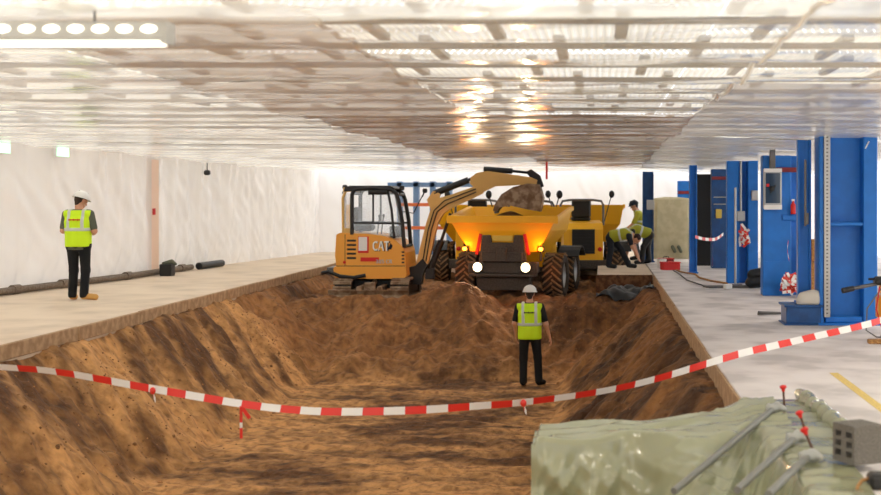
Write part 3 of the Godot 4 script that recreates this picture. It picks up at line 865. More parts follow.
func dumper(label: String, at: Vector3, turn: float, lamps: bool) -> Node3D:
	var root := thing("site_dumper", label, "dumper", at, turn, "site dumpers")
	for s in [-1.0, 1.0]:
		tyre(root, Vector3(s * 0.98, 0.5, 0), 0.5, 0.46)
		tyre(root, Vector3(s * 0.90, 0.5, -1.95), 0.5, 0.42)
	var mb := MB.new()
	mb.box(Vector3(0, 0.52, -0.9), Vector3(0.7, 0.34, 2.9))
	mb.box(Vector3(0, 0.48, 0.0), Vector3(1.5, 0.22, 0.28))
	mb.box(Vector3(0, 0.48, -1.95), Vector3(1.5, 0.22, 0.28))
	put("chassis", mb, M.chassis, root)
	# front frame and bumper
	mb = MB.new()
	mb.prism(poly([-0.52, 0.86, 0.52, 0.86, 0.44, 1.42, 0.26, 1.42, 0.24, 1.26, -0.24, 1.26, -0.26, 1.42, -0.44, 1.42]), 0.88, 0.98)
	mb.box(Vector3(0, 0.95, 0.90), Vector3(0.9, 0.2, 0.3))
	mb.box(Vector3(0, 1.0, 1.02), Vector3(0.22, 0.30, 0.12))
	put("front_frame", mb, M.chassis, root)
	mb = MB.new()
	mb.box(Vector3(0, 0.72, 0.86), Vector3(1.52, 0.24, 0.26))
	mb.box(Vector3(0, 0.56, 0.88), Vector3(1.46, 0.07, 0.34))
	mb.box(Vector3(0, 0.36, 0.76), Vector3(1.2, 0.28, 0.2))
	for s in [-1.0, 1.0]:
		mb.box(Vector3(s * 0.45, 0.84, 0.94), Vector3(0.10, 0.14, 0.12))
	put("bumper", mb, M.chassis, root)
	# skip: outer shell and inner shell as one thick-walled mesh
	mb = MB.new()
	var out_top := [Vector3(-1.19, 1.80, 0.98), Vector3(1.19, 1.80, 0.98), Vector3(1.19, 2.02, -0.85), Vector3(-1.19, 2.02, -0.85)]
	var out_mid := [Vector3(-1.04, 1.52, 0.955), Vector3(1.04, 1.52, 0.955), Vector3(1.10, 1.5, -0.75), Vector3(-1.10, 1.5, -0.75)]
	var out_low := [Vector3(-0.74, 1.06, 0.87), Vector3(0.74, 1.06, 0.87), Vector3(0.74, 1.02, -0.45), Vector3(-0.74, 1.02, -0.45)]
	for k in 4:
		var q := (k + 1) % 4
		mb.quad(out_mid[k], out_mid[q], out_top[q], out_top[k])
		mb.quad(out_low[k], out_low[q], out_mid[q], out_mid[k])
		var it: Vector3 = out_top[k] * Vector3(0.95, 1, 0.94)
		var iq: Vector3 = out_top[q] * Vector3(0.95, 1, 0.94)
		var lt: Vector3 = out_low[k] * Vector3(0.93, 1, 0.93) + Vector3(0, 0.05, 0)
		var lq: Vector3 = out_low[q] * Vector3(0.93, 1, 0.93) + Vector3(0, 0.05, 0)
		mb.quad(out_top[k], out_top[q], iq, it)
		mb.quad(lq, lt, it, iq)
	mb.quad(out_low[3], out_low[2], out_low[1], out_low[0])
	mb.quad(out_low[0] + Vector3(0.05, 0.05, 0), out_low[1] + Vector3(-0.05, 0.05, 0), out_low[2] + Vector3(-0.05, 0.05, 0), out_low[3] + Vector3(0.05, 0.05, 0))
	var skip := put("skip", mb, M.yellow, root)
	mb = MB.new()
	mb.box(Vector3(0, 1.755, 0.985), Vector3(2.46, 0.17, 0.07))
	put("lip", mb, M.yellow, skip)
	for s in [-1.0, 1.0]:
		mb = MB.new()
		mb.box(Vector3(s * 1.2, 1.875, 0.06), Vector3(0.06, 0.10, 1.86), Basis(Vector3(1, 0, 0), 0.12))
		put("side_rail", mb, M.yellow, skip)
	mb = MB.new()
	mb.box(Vector3(0, 1.35, 0.95), Vector3(0.46, 0.12, 0.04))
	put("badge_plate", mb, M.yellow_pale, skip)
	for s in [-1.0, 1.0]:
		mb = MB.new()
		mb.box(Vector3(s * 0.53, 1.22, 0.95), Vector3(0.07, 0.46, 0.03), Basis(Vector3(0, 0, 1), s * 0.2))
		put("reflector", mb, M.red, root)
		mb = MB.new()
		var fender := []
		for k in 7:
			fender.append(Vector3(s * 0.98, 0.5 + 0.58 * cos(-0.9 + k * 0.3), 0.58 * sin(-0.9 + k * 0.3) - 1.95))
		for k in 6:
			mb.box((fender[k] + fender[k + 1]) * 0.5, Vector3(0.5, 0.03, 0.20), Basis(Vector3(1, 0, 0), -0.75 + k * 0.3), 0.0)
		put("mudguard", mb, M.dark, root)
	# lamps
	for s in [-1.0, 1.0]:
		mb = MB.new()
		mb.lathe([[0.02, -0.08], [0.10, -0.07], [0.12, 0.0], [0.12, 0.02], [0.10, 0.03]], Vector3(s * 0.53, 0.73, 1.03), Basis(Vector3(1, 0, 0), PI / 2), 18)
		var hl := put("headlight", mb, M.dark, root)
		mb = MB.new()
		mb.lathe([[0.0005, 0.045], [0.06, 0.04], [0.10, 0.025], [0.10, 0.0]], Vector3(s * 0.53, 0.73, 1.032), Basis(Vector3(1, 0, 0), PI / 2), 18)
		put("lamp_lens", mb, M.lamp if lamps else M.white, hl)
		mb = MB.new()
		mb.box(Vector3(s * 0.84, 1.12, 0.92), Vector3(0.13, 0.11, 0.08))
		mb.box(Vector3(s * 0.82, 0.96, 0.86), Vector3(0.05, 0.2, 0.05))
		var ind := put("indicator", mb, M.dark, root)
		mb = MB.new()
		mb.ball(Vector3(s * 0.84, 1.12, 0.965), Vector3(0.05, 0.042, 0.02), Basis(), 5, 10)
		put("lamp_lens", mb, M.lamp_amber if lamps else M.amber_paint, ind)
		if lamps:
			var sp := SpotLight3D.new()
			sp.name = "headlight_beam"
			sp.light_color = Color(1.0, 0.87, 0.70); sp.light_energy = 1.8; sp.spot_angle = 60.0; sp.light_size = 0.09; sp.shadow_enabled = true; sp.spot_range = 60.0; sp.spot_attenuation = 2.0; sp.spot_angle_attenuation = 0.9
			root.add_child(sp)
			sp.position = Vector3(s * 0.53, 0.73, 1.12); sp.rotation = Vector3(-0.10, PI, 0)
			var om := OmniLight3D.new()
			om.name = "indicator_glow"
			om.light_color = Color(1.0, 0.55, 0.15); om.light_energy = 0.17; om.light_size = 0.04; om.shadow_enabled = true; om.omni_range = 30.0; om.omni_attenuation = 2.0
			root.add_child(om)
			om.position = Vector3(s * 0.84, 1.12, 1.06)
	# engine end
	mb = MB.new()
	mb.prism(poly([-1.15, 0.62, -1.15, 1.25, -1.35, 1.62, -2.35, 1.56, -2.52, 1.40, -2.52, 0.62]), -0.5, 0.5, Basis(Vector3(0, 0, 1), Vector3(0, 1, 0), Vector3(-1, 0, 0)))
	var hood := put("engine_cover", mb, M.yellow, root)
	mb = MB.new()
	mb.box(Vector3(0, 1.10, -2.53), Vector3(0.58, 0.62, 0.03))
	for k in 7:
		mb.box(Vector3(0, 0.84 + 0.087 * k, -2.555), Vector3(0.54, 0.02, 0.03), Basis(), 0.0)
	put("grille", mb, M.dark, hood)
	mb = MB.new()
	mb.box(Vector3(0, 0.52, -2.5), Vector3(1.3, 0.22, 0.14))
	put("rear_bumper", mb, M.chassis, root)
	for s in [-1.0, 1.0]:
		mb = MB.new()
		mb.ball(Vector3(s * 0.42, 0.9, -2.525), Vector3(0.06, 0.06, 0.02), Basis(), 5, 10)
		put("rear_lamp", mb, M.red, root)
	# seat, wheel, roll bar, mirrors
	mb = MB.new()
	mb.box(Vector3(0, 1.66, -1.42), Vector3(0.5, 0.14, 0.5), Basis(), 0.05)
	mb.box(Vector3(0, 1.93, -1.66), Vector3(0.5, 0.5, 0.13), Basis(Vector3(1, 0, 0), -0.12), 0.05)
	put("seat", mb, M.dark, root)
	mb = MB.new()
	mb.tube([Vector3(0, 1.3, -0.95), Vector3(0, 1.75, -1.1)], 0.03, 8)
	put("steering_column", mb, M.dark, root)
	mb = MB.new()
	var ring := []
	for k in 17:
		var a := TAU * k / 16.0
		ring.append(Vector3(0, 1.77, -1.1) + Vector3(cos(a) * 0.2, sin(a) * 0.08, sin(a) * 0.18))
	mb.tube(ring, 0.016, 6, false)
	put("steering_wheel", mb, M.dark, root)
	mb = MB.new()
	for s in [-1.0, 1.0]:
		mb.tube([Vector3(s * 0.55, 1.5, -1.95), Vector3(s * 0.55, 2.02, -1.95), Vector3(s * 0.50, 2.12, -1.95), Vector3(s * 0.3, 2.15, -1.95), Vector3(0, 2.15, -1.95)], 0.03, 8)
	put("roll_bar", mb, M.steel, root)
	for s in [-1.0, 1.0]:
		mb = MB.new()
		mb.tube([Vector3(s * 0.62, 1.5, -1.2), Vector3(s * 0.74, 1.95, -1.18), Vector3(s * 0.82, 2.22, -1.15)], 0.014, 6)
		mb.ball(Vector3(s * 0.84, 2.3, -1.15), Vector3(0.075, 0.10, 0.04), Basis(), 6, 10)
		put("mirror", mb, M.dark, root)
	return root

func excavator() -> void:
	var root := thing("mini_excavator", "amber mini excavator with black cab frame and dozer blade beside the pit", "excavator", W(-4.95, -0.5, 28.0))
	var mb := MB.new()
	# tracks run towards the camera; the house is swung a quarter turn to the right
	for s in [-1.0, 1.0]:
		mb = MB.new()
		var path := []
		for k in 11:
			var a := PI * k / 10.0
			path.append(Vector3(s * 0.62, 0.22 + 0.20 * cos(a), 0.82 + 0.20 * sin(a)))
		for k in 11:
			var a := PI + PI * k / 10.0
			path.append(Vector3(s * 0.62, 0.22 + 0.20 * cos(a), -0.82 + 0.20 * sin(a)))
		path.append(path[0])
		mb.box(Vector3(s * 0.62, 0.22, 0), Vector3(0.30, 0.26, 1.7))
		mb.lathe([[0.0005, -0.17], [0.17, -0.17], [0.17, 0.17], [0.0005, 0.17]], Vector3(s * 0.62, 0.22, 0.82), Basis(Vector3(0, 0, 1), PI / 2), 18)
		mb.lathe([[0.0005, -0.17], [0.17, -0.17], [0.17, 0.17], [0.0005, 0.17]], Vector3(s * 0.62, 0.22, -0.82), Basis(Vector3(0, 0, 1), PI / 2), 18)
		var tr := put("track", mb, M.dark, root)
		var length := 0.0
		var pad := MB.new()
		pad.box(Vector3.ZERO, Vector3(0.40, 0.035, 0.085), Basis(), 0.006)
		pad.box(Vector3(0, 0.025, 0), Vector3(0.38, 0.03, 0.025), Basis(), 0.004)
		var pm := pad.mesh()
		for k in path.size() - 1:
			var seg: Vector3 = path[k + 1] - path[k]
			var steps := maxi(1, int(round(seg.length() / 0.10)))
			for q in steps:
				if seg.length() < 0.09 and (k % 2 == 1):
					continue
				var p: Vector3 = path[k] + seg * (q + 0.5) / steps
				var outn: Vector3 = Vector3(1, 0, 0).cross(seg.normalized()) * -1.0
				var c := Vector3(s * 0.62, 0.22, clampf(p.z, -0.82, 0.82))
				outn = (p - c).normalized() if (p - c).length() > 0.01 else Vector3.UP
				outn.x = 0; outn = outn.normalized()
				var o := put("track_pad", pm, M.worn, tr)
				o.transform = Transform3D(Basis(Vector3(1, 0, 0), outn, Vector3(1, 0, 0).cross(outn)), p)
	mb = MB.new()
	mb.box(Vector3(0, 0.30, 0), Vector3(0.95, 0.18, 0.9))
	mb.lathe([[0.0005, 0.36], [0.42, 0.36], [0.42, 0.50], [0.0005, 0.50]], Vector3.ZERO, Basis(), 24)
	put("undercarriage", mb, M.dark, root)
	mb = MB.new()
	for s in [-1.0, 1.0]:
		mb.box(Vector3(s * 0.22, 0.24, 0.85), Vector3(0.10, 0.12, 0.75))
	mb.tube([Vector3(0, 0.36, 0.5), Vector3(0, 0.26, 1.16)], 0.055, 8)
	mb.box(Vector3(0, 0.30, 1.10), Vector3(0.24, 0.16, 0.12))
	put("blade_arm", mb, M.worn, root)
	mb = MB.new()
	var prof := poly([1.20, -0.02, 1.24, -0.02, 1.29, 0.06, 1.27, 0.12, 1.29, 0.18, 1.32, 0.23, 1.28, 0.24, 1.235, 0.19, 1.22, 0.12, 1.235, 0.06])
	mb.prism(prof, -0.86, 0.86, Basis(Vector3(0, 0, 1), Vector3(0, 1, 0), Vector3(-1, 0, 0)))
	put("dozer_blade", mb, M.worn, root)
	# house
	mb = MB.new()
	mb.prism(poly([-0.80, 0.72, -0.83, 0.95, -0.80, 1.40, -0.72, 1.44, -0.10, 1.42, 0.25, 1.37, 0.50, 1.27, 0.66, 1.13, 0.70, 1.0, 0.72, 0.72]), -0.74, 0.74)
	var house := put("engine_housing", mb, M.amber_paint, root)
	mb = MB.new()
	mb.prism(poly([-0.84, 0.50, -0.86, 0.66, -0.83, 0.71, 0.72, 0.71, 0.74, 0.50, 0.66, 0.44, -0.78, 0.44]), -0.77, 0.77)
	put("lower_skirt", mb, M.amber_paint, house)
	mb = MB.new()
	mb.box(Vector3(-0.61, 1.07, 0.742), Vector3(0.012, 0.68, 0.006), Basis(), 0.0)
	mb.box(Vector3(-0.05, 0.715, 0.735), Vector3(1.5, 0.02, 0.05), Basis(), 0.0)
	put("panel_gap", mb, M.dark, house)
	for k in 5:
		mb = MB.new()
		mb.box(Vector3(-0.47, 1.27 - 0.095 * k, 0.742), Vector3(0.20, 0.045, 0.012), Basis(), 0.004)
		put("vent_slot", mb, M.dark, house)
	for k in 4:
		mb = MB.new()
		mb.box(Vector3(0.655, 1.02 - 0.075 * k, 0.742), Vector3(0.06, 0.035, 0.012), Basis(), 0.004)
		put("vent_slot", mb, M.dark, house)
	mb = MB.new()
	mb.box(Vector3(-0.21, 1.18, 0.744), Vector3(0.235, 0.36, 0.008), Basis(), 0.0)
	var sticker := put("notice", mb, M.red, house)
	mb = MB.new()
	mb.box(Vector3(-0.22, 1.20, 0.750), Vector3(0.185, 0.30, 0.006), Basis(), 0.0)
	put("notice_sheet", mb, M.white, sticker)
	mb = MB.new()
	mb.box(Vector3(-0.07, 0.86, 0.744), Vector3(0.40, 0.09, 0.008), Basis(), 0.0)
	put("red_band", mb, M.red, house)
	mb = MB.new()
	mb.prism(poly([0.27, 1.06, 0.40, 1.08, 0.43, 1.16, 0.38, 1.22, 0.34, 1.12]), 0.738, 0.743)
	put("logo_dark_edge", mb, M.navy_cloth, house)  # printed dark side of the white letters
	text("logo_outline", "CAT", 0.225, M.navy_cloth, house, Vector3(0.182, 1.142, 0.744), 0.0, true, 0.72)
	text("logo_letters", "CAT", 0.215, M.white, house, Vector3(0.165, 1.15, 0.750), 0.0, true, 0.70)
	text("model_letters", "305 CR", 0.085, M.galv, house, Vector3(0.24, 0.815, 0.746))
	mb = MB.new()
	mb.prism(poly([0.115, 1.075, 0.215, 1.075, 0.165, 1.14]), 0.752, 0.756)
	put("logo_triangle", mb, M.yellow, house)
	mb = MB.new()
	mb.lathe([[0.0005, 0.02], [0.03, 0.02], [0.035, 0.0]], Vector3(-0.62, 0.80, 0.75), Basis(Vector3(1, 0, 0), PI / 2), 10)
	put("rear_reflector", mb, M.red, house)
	mb = MB.new()
	mb.tube([Vector3(-1.12, 0.56, 0.70), Vector3(-0.95, 0.60, 0.8), Vector3(-0.7, 0.50, 0.84), Vector3(-0.4, 0.47, 0.84), Vector3(-0.15, 0.52, 0.80)], 0.04, 8)
	put("hose", mb, M.dark, root)
	mb = MB.new()
	mb.box(Vector3(-0.92, 0.60, 0.3), Vector3(0.22, 0.16, 0.7))
	put("counterweight", mb, M.steel, root)
	# cab
	mb = MB.new()
	for z in [0.72, -0.22]:
		mb.tube([Vector3(-0.46, 1.40, z), Vector3(-0.46, 2.26, z), Vector3(-0.43, 2.35, z), Vector3(-0.36, 2.40, z), Vector3(0.0, 2.42, z), Vector3(0.40, 2.38, z), Vector3(0.50, 2.30, z), Vector3(0.55, 2.16, z), Vector3(0.63, 1.7, z), Vector3(0.68, 1.12, z)], 0.045, 8)
		mb.tube([Vector3(-0.46, 1.66, z), Vector3(0.64, 1.64, z)], 0.024, 6)
		mb.tube([Vector3(0.0, 2.40, z), Vector3(0.0, 1.66, z)], 0.024, 6)
		mb.tube([Vector3(-0.10, 2.32, z), Vector3(0.30, 2.33, z)], 0.06, 6)
		mb.tube([Vector3(0.32, 2.36, z), Vector3(0.40, 1.95, z), Vector3(0.46, 1.32, z)], 0.03, 6)
	for x in [[-0.46, 2.30], [0.52, 2.28], [0.68, 1.14]]:
		mb.tube([Vector3(x[0], x[1], -0.22), Vector3(x[0], x[1], 0.72)], 0.035, 8)
	var cab := put("cab_frame", mb, M.dark, root)
	mb = MB.new()
	mb.prism(poly([-0.64, 2.34, -0.62, 2.43, -0.5, 2.47, 0.36, 2.47, 0.48, 2.41, 0.36, 2.38]), -0.24, 0.74)
	put("roof", mb, M.dark, cab)
	for z in [0.69, -0.18]:
		mb = MB.new()
		mb.tube([Vector3(-0.66, 1.42, z), Vector3(-0.67, 2.2, z), Vector3(-0.60, 2.36, z)], 0.03, 8)
		mb.box(Vector3(-0.56, 1.48, z), Vector3(0.18, 0.12, 0.03))
		mb.box(Vector3(-0.56, 2.38, z), Vector3(0.2, 0.1, 0.03))
		put("rear_post", mb, M.boom_paint, cab)
	for z in [0.73, -0.22]:
		mb = MB.new()
		mb.prism(poly([-0.44, 1.42, -0.44, 2.36, 0.42, 2.36, 0.52, 2.2, 0.64, 1.30, 0.45, 1.36]), z - 0.004, z + 0.004)
		put("window_pane", mb, M.glass, cab)
	mb = MB.new()
	mb.box(Vector3(-0.645, 1.88, 0.25), Vector3(0.008, 0.85, 0.85), Basis(), 0.0)
	put("window_pane", mb, M.glass, cab)
	mb = MB.new()
	mb.box(Vector3(-0.28, 1.55, 0.25), Vector3(0.42, 0.16, 0.46), Basis(), 0.05)
	mb.box(Vector3(-0.44, 1.80, 0.25), Vector3(0.12, 0.40, 0.44), Basis(), 0.05)
	put("seat", mb, M.dark, cab)
	mb = MB.new()
	for z in [0.0, 0.5]:
		mb.tube([Vector3(0.05, 1.40, z), Vector3(0.10, 1.78, z)], 0.015, 6)
		mb.ball(Vector3(0.10, 1.80, z), Vector3(0.03, 0.045, 0.03), Basis(), 5, 8)
	mb.box(Vector3(0.40, 1.45, 0.25), Vector3(0.2, 0.25, 0.3))
	put("controls", mb, M.dark, cab)
	for p in [Vector3(-0.64, 2.44, 0.6), Vector3(0.62, 2.42, 0.66), Vector3(1.10, 2.36, 0.5)]:
		mb = MB.new()
		mb.box(p, Vector3(0.10, 0.10, 0.10), Basis(), 0.02)
		mb.tube([p, p + Vector3(-0.06, -0.14, -0.02)], 0.012, 6)
		if p.x > 1.0:
			mb.tube([p, p + Vector3(-0.3, -0.5, -0.3), Vector3(0.55, 1.9, 0.2)], 0.012, 6)
		put("work_lamp", mb, M.dark, cab)
	# swing post, boom, stick
	var z0 := 0.15
	mb = MB.new()
	mb.prism(poly([0.70, 0.30, 0.98, 0.28, 1.02, 0.5, 1.12, 0.72, 1.02, 0.86, 0.86, 0.70, 0.70, 0.66]), z0 - 0.16, z0 + 0.16)
	put("swing_post", mb, M.dark, root)
	mb = MB.new()
	mb.prism(poly([0.84, 0.62, 1.00, 0.46, 1.14, 0.78, 1.34, 1.62, 1.46, 1.84, 1.66, 1.98, 2.34, 2.30, 2.40, 2.42, 2.28, 2.50, 1.60, 2.26, 1.36, 2.20, 1.20, 1.98, 1.08, 1.60]), z0 - 0.12, z0 + 0.12)
	var boom := put("boom", mb, M.boom_paint, root)
	mb = MB.new()
	mb.prism(poly([1.18, 1.96, 1.10, 2.16, 1.24, 2.36, 1.40, 2.30, 1.36, 2.16]), z0 - 0.07, z0 + 0.07)
	put("cylinder_bracket", mb, M.boom_paint, boom)
	mb = MB.new()
	for z in [z0 + 0.13, z0 + 0.145]:
		for q in [0.0, 0.07]:
			mb.tube([Vector3(1.02 + q, 0.8, z), Vector3(1.14 + q, 1.5, z), Vector3(1.27 + q, 1.92 - q * 0.3, z), Vector3(1.5 + q, 2.14 - q, z), Vector3(2.2, 2.40 - q, z)], 0.012, 6)
	put("hydraulic_line", mb, M.dark, boom)
	mb = MB.new()
	mb.tube([Vector3(1.26, 2.30, z0), Vector3(2.02, 2.60, z0)], 0.075, 10)
	mb.tube([Vector3(2.02, 2.60, z0), Vector3(2.16, 2.66, z0)], 0.035, 8)
	put("stick_cylinder", mb, M.dark, boom)
	mb = MB.new()
	mb.tube([Vector3(1.16, 0.58, z0 + 0.02), Vector3(1.42, 1.25, z0 + 0.02)], 0.075, 10)
	mb.tube([Vector3(1.42, 1.25, z0 + 0.02), Vector3(1.62, 1.86, z0 + 0.02)], 0.035, 8)
	mb.box(Vector3(1.17, 0.52, z0 + 0.02), Vector3(0.2, 0.24, 0.2))
	put("boom_cylinder", mb, M.dark, root)
	mb = MB.new()
	mb.prism(poly([2.06, 2.52, 2.08, 2.66, 2.22, 2.76, 2.46, 2.80, 3.42, 2.66, 3.56, 2.60, 3.54, 2.50, 3.40, 2.50, 2.62, 2.46, 2.36, 2.34, 2.24, 2.36]), z0 - 0.11, z0 + 0.11)
	var stick := put("stick", mb, M.boom_paint, root)
	mb = MB.new()
	mb.tube([Vector3(2.36, 2.84, z0), Vector3(3.0, 2.80, z0)], 0.065, 10)
	mb.tube([Vector3(3.0, 2.80, z0), Vector3(3.38, 2.76, z0)], 0.03, 8)
	put("bucket_cylinder", mb, M.dark, stick)
	mb = MB.new()
	mb.prism(poly([3.30, 2.78, 3.42, 2.84, 3.62, 2.70, 3.70, 2.46, 3.60, 2.42, 3.50, 2.52]), z0 - 0.09, z0 + 0.09)
	put("bucket_link", mb, M.dark, stick)
	mb = MB.new()
	mb.prism(poly([3.62, 2.50, 3.36, 2.52, 3.04, 2.44, 2.78, 2.28, 2.64, 2.06, 2.60, 1.92, 2.66, 1.90, 2.76, 2.0, 2.95, 2.04, 3.35, 1.95, 3.64, 1.90, 3.70, 2.20]), z0 - 0.42, z0 + 0.42)
	var bucket := put("bucket", mb, M.worn, root)
	for k in 4:
		mb = MB.new()
		mb.box(Vector3(2.66, 1.93, z0 - 0.36 + 0.24 * k), Vector3(0.05, 0.14, 0.07), Basis(Vector3(0, 0, 1), -0.2))
		put("tooth", mb, M.steel, bucket)

func build_machines() -> void:
	var a := dumper("yellow site dumper with lit headlights facing the pit, its skip being loaded", W(-1.95, -0.52, 27.9), -0.16, true)
	dumper("yellow dumper mostly hidden behind the excavator boom, left of the lit dumper", W(-3.28, -0.50, 34.6), PI + 0.03, false)
	dumper("yellow dumper seen from its engine end, right of the lit dumper", W(-0.62, -0.50, 34.1), PI + 0.08, false)
	excavator()
	var mb := MB.new()
	mb.sheet(30, 24, func(u, t):
		var x: float = lerpf(-1.05, 1.05, u)
		var z: float = lerpf(-0.78, 0.86, 1.0 - t)
		var r := Vector2((x + 0.05) / 1.05, z / 0.9).length()
		return Vector3(x, 1.56 + 0.38 * maxf(0.0, 1.0 - r) + 0.05 * nz(x * 120.0, z * 120.0), z))
	mb.col = Color.WHITE
	var heap := put("soil_load", mb, M.tan_tarp)
	heap.position = a.position; heap.rotation = a.rotation
	heap.material_override = M.skip_soil
	tag(heap, "heap of light brown soil in the skip of the lit dumper", "soil")

# ------------------------------------------------------------------ left side things
func build_left() -> void:
	var mb := MB.new()
	var pts := []
	for k in 26:
		var d := 14.0 + k * 0.62
		pts.append(W(left_wall_x(d) + 0.20 + 0.03 * nz(d * 40.0, 3.0), 0.075, d))
	mb.tube(pts, 0.065, 10)
	var pipe := thing("drain_pipe", "grey-brown pipe lying along the foot of the left sheeting", "pipe")
	put("tube", mb, M.pipe, pipe)
	for d in [16.0, 19.2, 22.1, 23.6, 26.0, 28.9]:
		mb = MB.new()
		var p := W(left_wall_x(d) + 0.20, 0.085, d)
		mb.tube([p + Vector3(-0.01, 0, 0.11), p + Vector3(0.01, 0, -0.11)], 0.085, 10)
		put("coupling", mb, M.pipe, pipe)
	mb = MB.new()
	mb.tube([W(-9.50, 0.09, 29.6), W(-9.38, 0.09, 31.0)], 0.085, 10)
	tag(put("pipe_piece", mb, M.black_sheet), "short black pipe piece beyond the end of the long drain pipe", "pipe")
	var box := thing("black_crate", "black box with rags on top at the foot of the left sheeting", "box", W(-9.45, 0.0, 27.3))
	mb = MB.new()
	mb.box(Vector3(0, 0.14, 0), Vector3(0.26, 0.24, 0.26))
	mb.box(Vector3(0, 0.01, 0), Vector3(0.24, 0.02, 0.24), Basis(), 0.0)
	put("body", mb, M.dark, box)
	mb = MB.new()
	mb.flesh([[Vector3(-0.08, 0.27, 0), Vector3(0.1, 0.31, 0.02), 0.04, 0.05], [Vector3(0.1, 0.31, 0), Vector3(0.2, 0.26, 0.05), 0.04, 0.03]], 0.014, 0.03)
	put("rag", mb, M.olive_cloth, box)
	for q in [[23.6, "small glowing pale green sign high on the left sheeting above the person"], [21.75, "glowing pale green sign high on the left sheeting at the left edge"]]:
		var sign_ := thing("exit_sign", q[1], "sign", W(left_wall_x(q[0]) + 0.16, 2.50, q[0]), PI / 2, "glowing signs on the left sheeting")
		mb = MB.new()
		mb.box(Vector3(0, 0.07, 0), Vector3(0.56, 0.20, 0.05))
		put("casing", mb, M.white, sign_)
		mb = MB.new()
		mb.box(Vector3(0, 0.07, 0.028), Vector3(0.52, 0.17, 0.01), Basis(), 0.0)
		put("lit_sign_face", mb, M.sign_glow, sign_)
		mb = MB.new()
		mb.tube([Vector3(0, 0.16, 0), Vector3(0, 0.30, 0)], 0.01, 6)
		put("hanger", mb, M.steel, sign_)
	mb = MB.new()
	mb.tube([W(left_wall_x(30.6) + 0.12, 2.62, 30.6), W(left_wall_x(30.6) + 0.12, 2.38, 30.6)], 0.012, 6)
	mb.box(W(left_wall_x(30.6) + 0.12, 2.32, 30.6), Vector3(0.14, 0.12, 0.14), Basis(), 0.03)
	tag(put("camera_pod", mb, M.dark), "small dark device hanging under the ceiling by the left sheeting", "sensor")
	# luminaire
	luminaire("long white lamp with a row of bright oval lenses under the ceiling, at upper left", W(-2.70, 2.49, 6.06))
	for q in [[-2.70, 2.0, "left of the photographer"], [2.2, 2.6, "right of the photographer"], [5.4, 4.6, "over the right floor, nearest of three"], [5.6, 11.0, "over the right floor, middle one of three"], [5.7, 18.0, "over the right floor, farthest of three"]]:  # unseen lamps added to light the surfaces that face the camera
		luminaire("long white ceiling lamp added out of view " + q[2], W(q[0], 2.44, q[1]))

func luminaire(label: String, at: Vector3) -> void:
	var mb := MB.new()
	var lum := thing("ceiling_luminaire", label, "lamp", at, 0.0, "ceiling luminaires")
	mb = MB.new()
	mb.prism(poly([-0.05, -0.035, 0.055, -0.045, 0.06, -0.02, 0.035, 0.06, -0.05, 0.06]), -0.6, 0.6, Basis(Vector3(0, 0, 1), Vector3(0, 1, 0), Vector3(-1, 0, 0)))
	put("housing", mb, M.lamp_body, lum)
	for x in [-0.61, 0.61]:
		mb = MB.new()
		mb.box(Vector3(x, 0.005, 0.0), Vector3(0.025, 0.11, 0.12))
		put("end_cap", mb, M.lamp_body, lum)
	for k in 10:
		mb = MB.new()
		mb.ball(Vector3(0.53 - 0.1175 * k, 0.024, 0.049), Vector3(0.040, 0.020, 0.014), Basis(Vector3(1, 0, 0), -0.3), 6, 14)
		put("lamp_lens", mb, M.tube_glow, lum)
	mb = MB.new()
	mb.box(Vector3(0, -0.042, 0.01), Vector3(1.18, 0.022, 0.10), Basis(), 0.006)
	put("lamp_strip", mb, M.tube_glow, lum)
	for x in [-0.35, 0.25]:
		mb = MB.new()
		mb.tube([Vector3(x, 0.055, 0), Vector3(x, 0.14, 0), Vector3(x + 0.03, 0.18, 0)], 0.006, 6)
		put("hanger", mb, M.steel, lum)
	var al := AreaLight3D.new()
	al.name = "luminaire_light"
	al.area_size = Vector2(1.18, 0.10); al.light_energy = 4.5; al.light_color = Color(1.0, 0.965, 0.91); al.shadow_enabled = true; al.area_range = 60.0; al.area_attenuation = 2.0
	lum.add_child(al)
	al.position = Vector3(0, -0.06, 0.01); al.rotation = Vector3(-PI / 2, 0, 0)

# ------------------------------------------------------------------ right side: steel posts and site clutter
func h_post(called: String, label: String, x0: float, x1: float, top: float, d: float, deep: float, m: Material, group := "blue steel posts on the right") -> Node3D:
	var o := thing(called, label, "post", W((x0 + x1) * 0.5, 0.0, d), 0.0, group)
	var w := x1 - x0
	var mb := MB.new()
	mb.box(Vector3(0, top * 0.5, 0), Vector3(w - 0.04, top, 0.02), Basis(), 0.0)
	put("web", mb, m, o)
	for s in [-1.0, 1.0]:
		mb = MB.new()
		mb.box(Vector3(s * (w * 0.5 - 0.012), top * 0.5, 0), Vector3(0.024, top, deep))
		put("flange", mb, m, o)
	mb = MB.new()
	mb.box(Vector3(0, 0.015, 0), Vector3(w + 0.06, 0.03, deep + 0.06))
	put("base_plate", mb, m, o)
	return o

